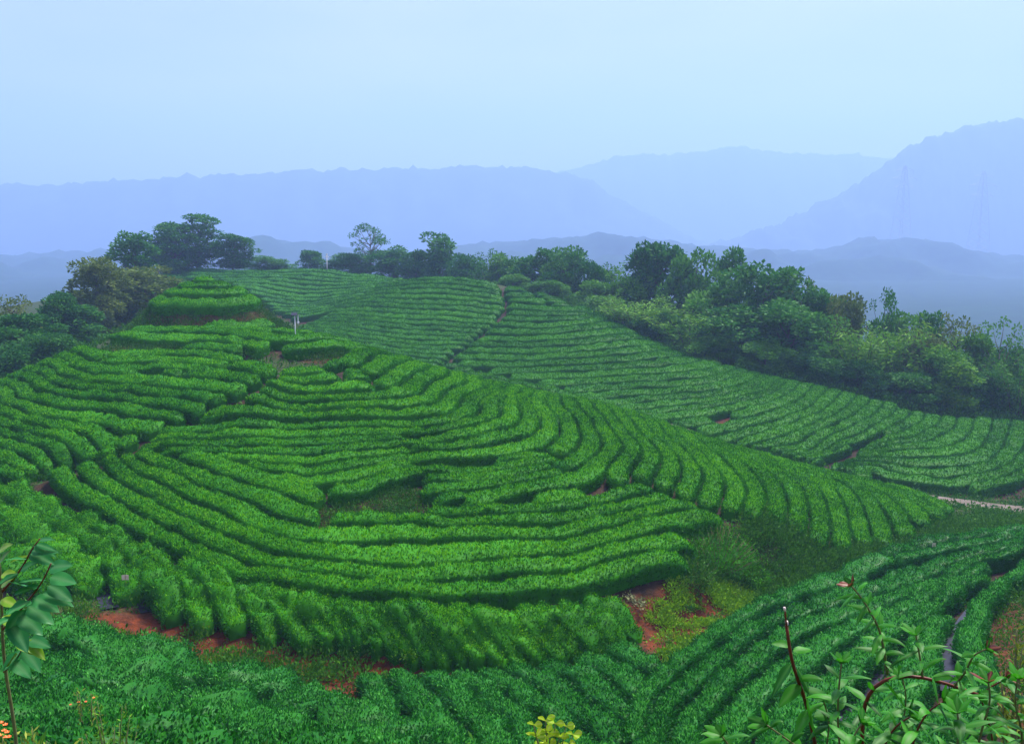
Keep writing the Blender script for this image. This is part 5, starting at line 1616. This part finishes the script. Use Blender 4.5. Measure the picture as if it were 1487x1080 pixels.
M['red_stem'] = plain_mat('red_stem', (0.16, 0.028, 0.012), (0.09, 0.022, 0.012), 30, 0.5, 0.2)
M['green_stem'] = plain_mat('green_stem', (0.14, 0.17, 0.05), (0.10, 0.10, 0.035), 30, 0.6, 0.2)
M['cut_wood'] = plain_mat('cut_stem_end', (0.70, 0.60, 0.52), (0.6, 0.5, 0.42), 30, 0.7)
M['petal'] = plain_mat('orange_petals', (0.70, 0.09, 0.012), (0.75, 0.22, 0.02), 30, 0.5)
M['straw'] = leaf_mat('straw_green_leaves', (0.12, 0.17, 0.02), (0.22, 0.30, 0.03), (0.36, 0.42, 0.06))

def blade(p, d, side, L, W, droop=0.3, fold=0.18, tipness=1.0, nseg=8):
    """one leaf: a folded, drooping blade from p along d; returns V, F, rib"""
    d = np.asarray(d, float); d /= np.linalg.norm(d)
    side = np.asarray(side, float); side -= d * side.dot(d); side /= max(np.linalg.norm(side), 1e-6)
    up = np.cross(side, d)
    t = np.linspace(0, 1, nseg + 1)
    wid = W * 0.5 * np.sin(math.pi * np.clip(t, 0, 1) ** (0.75 * tipness)) ** 0.8
    wid[0] = 0.003; wid[-1] = 0.001
    cx = p + d * (L * t)[:, None] + np.array([0, 0, -1.0]) * (droop * L * t ** 2)[:, None]
    wav = 0.04 * W * np.sin(t * 11 + L * 90)
    V = np.concatenate([cx + side * wid[:, None] + up * (fold * wid + wav)[:, None],
                        cx + side * (wid * 0.5)[:, None] + up * (fold * 0.35 * wid)[:, None], cx,
                        cx - side * (wid * 0.5)[:, None] + up * (fold * 0.35 * wid)[:, None],
                        cx - side * wid[:, None] + up * (fold * wid - wav)[:, None]])
    n = nseg + 1
    F = [(r_ * n + k, r_ * n + k + 1, (r_ + 1) * n + k + 1, (r_ + 1) * n + k) for r_ in range(4) for k in range(nseg)]
    rib = np.zeros(5 * n); rib[2 * n:3 * n] = 0.8
    return V, np.array(F), rib

class Leaves:
    def __init__(self): self.V, self.F, self.r, self.n = [], [], [], 0
    def add(self, *a, **k):
        V, F, r_ = blade(*a, **k)
        self.V.append(V); self.F.append(F + self.n); self.r.append(r_); self.n += len(V)
    def build(self, name, mat, parent):
        me = np_mesh(name, np.vstack(self.V), None, np.vstack(self.F), True, (mat,), {'rib': np.concatenate(self.r)})
        return link(name, me, parent)

def spline(pts, n=24):
    pts = np.asarray(pts, float)
    d = np.concatenate([[0], np.cumsum(np.linalg.norm(np.diff(pts, axis=0), axis=1))])
    t = np.linspace(0, d[-1], n)
    c = np.stack([np.interp(t, d, pts[:, i]) for i in range(3)], 1)
    return smooth3(c)
def smooth3(c, k=4):
    for _ in range(k):
        c = c.copy(); c[1:-1] = 0.25 * c[:-2] + 0.5 * c[1:-1] + 0.25 * c[2:]
    return c
def px(pts): return [at(u, v, Y) for u, v, Y in pts]

# the red-stemmed shrub at the lower right
root = np.array([at(1262, 1080, 3.3)[0], 3.35, float(gnd_z(at(1262, 1080, 3.3)[0], 3.35))])
sh = empty('red_stemmed_shrub', tuple(root))
tag(sh, 'lanky green shrub with arching red stems and lance leaves close to the camera', 'shrub')
rg = np.random.default_rng(5)
stemR, stemG, LV = MB(), MB(), Leaves()
def leafy_stem(pts, r0, r1, mb, start, gap, L, W, tipn=5, droop=0.35, bud=False, dens=2):
    c = spline(px(pts)) - root
    mb.tube(c, np.linspace(r0, r1, len(c)), 7)
    s = np.concatenate([[0], np.cumsum(np.linalg.norm(np.diff(c, axis=0), axis=1))])
    q = start * s[-1]; a = rg.uniform(0, 6.28)
    while q < s[-1] - 0.01:
        p = np.array([np.interp(q, s, c[:, i]) for i in range(3)])
        T = np.array([np.interp(min(q + .02, s[-1]), s, c[:, i]) for i in range(3)]) - p
        T /= max(np.linalg.norm(T), 1e-6)
        e1 = np.cross(T, [0.2, 1.0, 0.1]); e1 /= np.linalg.norm(e1); e2 = np.cross(T, e1)
        for k in range(dens):
            b = a + k * 6.283 / dens
            o_ = math.cos(b) * e1 + math.sin(b) * e2
            d = o_ * 0.9 + T * rg.uniform(0.15, 0.6) + rg.normal(0, 0.12, 3)
            LV.add(p, d, np.cross(T, o_) + rg.normal(0, 0.2, 3), L * 1.15 * rg.uniform(0.65, 1.15), W * 0.78 * rg.uniform(0.75, 1.15), droop=droop * rg.uniform(0.6, 1.6))
        a += 1.45 + rg.uniform(-.2, .2); q += gap * rg.uniform(0.8, 1.2)
    LB = Leaves()
    p = c[-1]; T = c[-1] - c[-3]; T /= np.linalg.norm(T)
    for k in range(tipn):
        b = k * 6.283 / tipn + rg.uniform(-.3, .3)
        e1 = np.cross(T, [0.2, 1.0, 0.1]); e1 /= np.linalg.norm(e1); e2 = np.cross(T, e1)
        o_ = math.cos(b) * e1 + math.sin(b) * e2
        tgt = LB if (bud and k % 2 == 0) else LV
        tgt.add(p, o_ * 0.7 + T * 0.7, np.cross(T, o_), L * rg.uniform(0.4, 0.7), W * 0.75, droop=0.15)
    if LB.n: LB.build('bud', M['red_bud'], sh)
    return c
def base(u, Y): return (u, 1240, Y)
# cut red stem on the left with pale pruned tips
c = spline(px([(1215, 1230, 3.3), (1180, 1062, 3.2), (1168, 1008, 3.18), (1150, 968, 3.15), (1144, 925, 3.13), (1142, 908, 3.13)])) - root
stemR.tube(c, np.linspace(0.009, 0.006, len(c)), 7)
c2 = spline(px([(1143, 915, 3.13), (1141, 900, 3.12), (1140, 886, 3.12)]), 8) - root
stemR.tube(c2, 0.0035, 6)
for q, (u, v, dx, dz, L, W) in enumerate([(1148, 938, -.8, .3, .075, .036), (1152, 945, .9, .25, .08, .034), (1158, 970, .6, -.9, .11, .045), (1150, 962, -.7, -.8, .12, .048), (1163, 995, -1, -.35, .11, .05), (1168, 1000, .9, -.1, .12, .05), (1172, 1015, .3, -1, .12, .05), (1160, 985, .8, .5, .10, .035), (1176, 1030, -.7, -.7, .11, .05), (1182, 1040, 1, .1, .11, .045)]):
    LV.add(at(u, v, 3.16) - root, (dx, rg.uniform(-.5, .3), dz), (0.3, 1, 0.6), L, W, droop=0.3)
for (u, v, Y, rr_) in ((1140, 884, 3.12, 0.0045), (1143, 904, 3.13, 0.006)):
    p = at(u, v, Y) - root
    cut = MB(); cut.tube([p + np.array([0, 0, -0.007]), p + np.array([-0.003, 0, 0.007])], rr_, 8); cut.build('cut_end', M['cut_wood'], sh)
# arching red stem
leafy_stem([(1250, 1230, 3.35), (1252, 1060, 3.3), (1254, 1012, 3.28), (1268, 988, 3.26), (1300, 977, 3.24), (1335, 979, 3.22), (1375, 992, 3.2), (1420, 1008, 3.18)], 0.010, 0.006, stemR, 0.55, 0.055, 0.115, 0.040, 4)
# tall upright shoot with reddish bud
leafy_stem([(1288, 978, 3.24), (1284, 945, 3.22), (1276, 910, 3.2), (1262, 885, 3.19), (1250, 866, 3.18), (1236, 850, 3.18)], 0.006, 0.003, stemG, 0.15, 0.034, 0.095, 0.034, 7, 0.35, True)
leafy_stem([(1340, 985, 3.22), (1336, 955, 3.2), (1330, 922, 3.2)], 0.005, 0.003, stemG, 0.2, 0.045, 0.115, 0.036, 6, 0.3)
leafy_stem([(1385, 998, 3.2), (1402, 975, 3.15), (1414, 950, 3.12), (1432, 942, 3.1)], 0.005, 0.003, stemG, 0.2, 0.036, 0.10, 0.034, 6, 0.3, True)
leafy_stem([(1226, 1180, 3.1), (1216, 1040, 3.06), (1218, 995, 3.04), (1222, 962, 3.04)], 0.005, 0.003, stemG, 0.62, 0.05, 0.105, 0.040, 6, 0.4)
leafy_stem([(1300, 1200, 3.0), (1330, 1060, 2.95), (1352, 1025, 2.93), (1370, 1018, 2.92)], 0.006, 0.003, stemR, 0.6, 0.04, 0.13, 0.042, 6, 0.5)
leafy_stem([(1400, 1180, 2.95), (1425, 1060, 2.9), (1440, 1015, 2.9), (1435, 990, 2.9)], 0.006, 0.003, stemG, 0.45, 0.034, 0.12, 0.036, 6, 0.4, True)
leafy_stem([(1480, 1180, 3.0), (1485, 1060, 2.95), (1472, 1020, 2.95), (1478, 985, 2.95)], 0.006, 0.003, stemG, 0.45, 0.036, 0.12, 0.036, 6, 0.4)
leafy_stem([(1260, 1200, 3.1), (1280, 1090, 3.05), (1300, 1052, 3.0), (1322, 1040, 3.0)], 0.006, 0.003, stemR, 0.45, 0.034, 0.115, 0.042, 6, 0.4)
leafy_stem([(1200, 1200, 2.9), (1180, 1100, 2.88), (1150, 1078, 2.86), (1113, 1052, 2.85)], 0.005, 0.003, stemG, 0.5, 0.05, 0.11, 0.040, 6, 0.4)
leafy_stem([(1120, 1200, 2.8), (1080, 1110, 2.78), (1048, 1068, 2.77)], 0.005, 0.003, stemG, 0.5, 0.05, 0.10, 0.040, 7, 0.4)
leafy_stem([(1350, 1200, 2.8), (1385, 1100, 2.75), (1395, 1060, 2.75), (1390, 1035, 2.75)], 0.005, 0.003, stemG, 0.4, 0.034, 0.125, 0.042, 6, 0.45)
leafy_stem([(1240, 1180, 2.85), (1232, 1100, 2.82), (1240, 1065, 2.8), (1252, 1050, 2.8)], 0.005, 0.003, stemG, 0.4, 0.036, 0.11, 0.044, 6, 0.45)
leafy_stem([(1450, 1180, 3.3), (1440, 1060, 3.25), (1420, 1005, 3.22), (1462, 985, 3.2)], 0.005, 0.003, stemR, 0.4, 0.04, 0.115, 0.036, 5, 0.4, True)
leafy_stem([(1170, 1180, 3.2), (1200, 1090, 3.18), (1205, 1045, 3.17), (1195, 1015, 3.16)], 0.004, 0.003, stemG, 0.45, 0.05, 0.105, 0.042, 5, 0.45)
leafy_stem([(1300, 1190, 3.4), (1305, 1080, 3.38), (1318, 1010, 3.36), (1310, 985, 3.36)], 0.004, 0.003, stemG, 0.4, 0.05, 0.12, 0.046, 5, 0.45)
stemR.build('red_stems', M['red_stem'], sh)
stemG.build('green_stems', M['green_stem'], sh)
LV.build('foliage', M['lance'], sh)

# the oval-leaved sapling at the left edge
root = np.array([at(14, 1080, 3.2)[0], 3.2, 0.0]); root[2] = float(gnd_z(root[0], 3.2))
sp_ = empty('oval_leaved_sapling', tuple(root))
tag(sp_, 'slender sapling with big oval leaves on a reddish twig at the left edge', 'sapling')
st, tw, LO, LY = MB(), MB(), Leaves(), Leaves()
c = spline(px([(40, 1240, 3.2), (22, 1060, 3.2), (18, 1030, 3.2), (8, 980, 3.2), (3, 930, 3.19), (3, 880, 3.18), (1, 830, 3.17), (-4, 790, 3.17)])) - root
st.tube(c, np.linspace(0.008, 0.0045, len(c)), 8)
for pts in ([(3, 915, 3.19), (20, 898, 3.15), (40, 872, 3.1), (58, 852, 3.08), (68, 833, 3.06), (74, 818, 3.05)], [(2, 860, 3.18), (22, 838, 3.15), (38, 815, 3.12), (46, 795, 3.1), (58, 782, 3.1)], [(6, 975, 3.2), (25, 955, 3.16), (42, 925, 3.14)]):
    c = spline(px(pts), 14) - root
    tw.tube(c, np.linspace(0.005, 0.0025, 14), 6)
def ov(u, v, du, dv, Lp, Wp, Y=3.08, tgt=None, droop=0.12, dy=-0.15):
    L = math.hypot(du, dv); k = Y / FPX
    d = np.array([du / L, dy, -dv / L])
    sd = np.array([0.55 * dv / L, 0.9, 0.55 * du / L])
    if np.cross(sd, d)[2] < 0: sd = -sd
    (tgt or LO).add(at(u, v, Y) - root, d, sd, Lp * k * 1.08, Wp * k * 1.0, droop=droop, fold=0.12, tipness=0.85)
for a in [(72, 825, 20, -6, 38, 26), (73, 838, 32, 2, 40, 26), (70, 850, 30, 14, 40, 26), (62, 862, 36, 8, 48, 22), (66, 842, -34, -3, 36, 24), (60, 850, -30, 6, 38, 28), (52, 858, -26, -16, 40, 30), (48, 868, 34, 12, 42, 26),
          (40, 880, 32, 16, 44, 28), (36, 885, -20, 22, 40, 30), (28, 893, 34, 22, 42, 30), (24, 896, -24, 6, 36, 28), (44, 872, -30, 14, 36, 30), (16, 905, 20, 30, 44, 30)]:
    ov(*a)
for a in [(46, 800, 34, -4, 42, 20), (44, 804, 30, 8, 38, 22), (40, 812, -26, -4, 30, 18), (52, 790, 26, 4, 32, 12), (56, 784, 20, -4, 26, 9), (50, 792, 30, 10, 34, 16), (30, 828, 24, -16, 32, 16), (26, 832, -22, 10, 30, 18)]:
    ov(*a, Y=3.1, tgt=LO)
for a in [(2, 850, 18, -14, 26, 18), (2, 835, 20, -6, 26, 16), (0, 815, 16, -18, 30, 16), (-2, 800, 18, -12, 28, 16), (2, 870, 22, 6, 28, 18), (42, 806, -24, 6, 26, 14), (4, 895, 30, 14, 34, 20), (24, 930, 26, 12, 38, 20), (38, 930, 20, 16, 36, 20), (10, 965, 16, -20, 30, 20)]:
    ov(*a, Y=3.14, tgt=LY)
for a in [(42, 928, 22, 4, 34, 22), (30, 945, -16, 16, 34, 26), (34, 940, 18, 22, 40, 24), (20, 960, 18, 14, 32, 24)]:
    ov(*a, Y=3.15)
st.build('stem', M['green_stem'], sp_)
tw.build('twigs', M['red_stem'], sp_)
LO.build('foliage', M['oval'], sp_)
LY.build('young_foliage', M['oval_young'], sp_)

# lime-green sprig at the bottom edge
root = np.array([at(800, 1080, 3.0)[0], 3.0, 0.0]); root[2] = float(gnd_z(root[0], 3.0))
sg = empty('lime_sprig', tuple(root))
tag(sg, 'lime-yellow sprig of small fan leaves at the bottom edge of the photo', 'sprig')
mb, LL = MB(), Leaves()
rg = np.random.default_rng(9)
for (u, v) in ((775, 1052), (792, 1046), (806, 1050), (822, 1054), (832, 1066), (798, 1064), (812, 1070), (780, 1070)):
    c = spline(px([(803 + (u - 803) * .2, 1230, 3.0), (801 + (u - 803) * .35, 1110, 3.0), (u, v + 12, 3.0), (u, v, 3.0)]), 12) - root
    mb.tube(c, np.linspace(0.004, 0.002, 12), 5)
    for k in range(7):
        a = k * 0.9 + rg.uniform(-.2, .2)
        LL.add(c[-1 - (k % 3)], (math.cos(a), rg.uniform(-.7, .2), 0.45 * math.sin(a) + 0.45), (-math.sin(a), .5, math.cos(a)), 0.034 * rg.uniform(.8, 1.2), 0.024, droop=0.05, tipness=1.9)
mb.build('stems', M['green_stem'], sg)
LL.build('foliage', M['lime'], sg)

# yellow-green plant at the right edge
x, y = at(1492, 900, 8.5)[0], 8.5
rt = weed_clump('leafy_weed', x, y, 0.16, float(at(1492, 862, 8.5)[2]) - float(gnd_z(x, y)), 420, 0.07, 0.035, 'straw', 'yellow-green leafy weed cut by the right edge above the shrub', 'weed', seed=60, stem_mat='green_stem')

# straw-coloured weeds and orange flowers in the lower left corner
def bloom_plant(u, v, Y, n, label, fl, seed, mat='straw', hgt=0.42):
    rg = np.random.default_rng(seed)
    p = at(u, v, Y)
    zg = float(gnd_z(p[0], Y))
    H = p[2] - zg
    r = weed_clump('flowering_weed', p[0], Y, hgt * .55, H * 1.02, n, 0.075, 0.022, mat, label, 'flowering weed', seed=seed, up=0.8, stem_mat='green_stem')
    if fl:
        for k in range(fl):
            mb = MB()
            c = np.array([rg.normal(0, hgt * .22), rg.normal(0, hgt * .2), H * rg.uniform(0.86, 1.02)])
            V_ = []
            for q in range(9):
                a = q * 0.698
                e = np.array([math.cos(a), math.sin(a), 0.25 * (q % 2)]) * 0.022
                s_ = np.array([-math.sin(a), math.cos(a), 0]) * 0.011
                V_ += [c, c + e * .6 + s_, c + e + np.array([0, 0, .006]), c + e * .6 - s_]
            mb.add([c] + [w_ for k_, w_ in enumerate(V_) if k_ % 4], (), [(0, 3 * q + 1, 3 * q + 2, 3 * q + 3) for q in range(9)])
            mb.build('flower', M['petal'], r, False)
    return r
bloom_plant(4, 1052, 7.0, 700, 'weed with orange-red flowers in the bottom left corner', 8, 71, 'straw', 0.30)
bloom_plant(122, 1003, 12.5, 500, 'yellowish weed with one orange-red flower cluster in the unclipped tea', 4, 72, 'straw', 0.42)
bloom_plant(185, 1000, 14.0, 260, 'dry straw-tipped weed right of the orange-flowered weed', 0, 73, 'straw', 0.3)
bloom_plant(45, 1062, 7.2, 700, 'straw-green weed tuft beside the corner flowers', 0, 74, 'straw', 0.34)
bloom_plant(118, 1062, 8.0, 420, 'thin straw-green weed tuft at the bottom edge left of centre', 0, 75, 'straw', 0.28)
bloom_plant(158, 1020, 11.0, 700, 'bright yellow-green weed patch in the unclipped tea', 0, 76, 'weed', 0.55)
# haze
hz = MB(); hz.box((0, 2100, 230.0), (11600, 4500, 584.0))
m, t, N, Lk = nmat('haze')
vo = N('ShaderNodeVolumePrincipled'); vo.inputs['Density'].default_value = HAZE_DENSITY; vo.inputs['Color'].default_value = (*HAZE_COLOR, 1); vo.inputs['Anisotropy'].default_value = 0.2
Lk(vo.outputs['Volume'], N('ShaderNodeOutputMaterial').inputs['Volume'])
o = hz.build('haze', m, smooth=False); tag(o, kind='stuff')
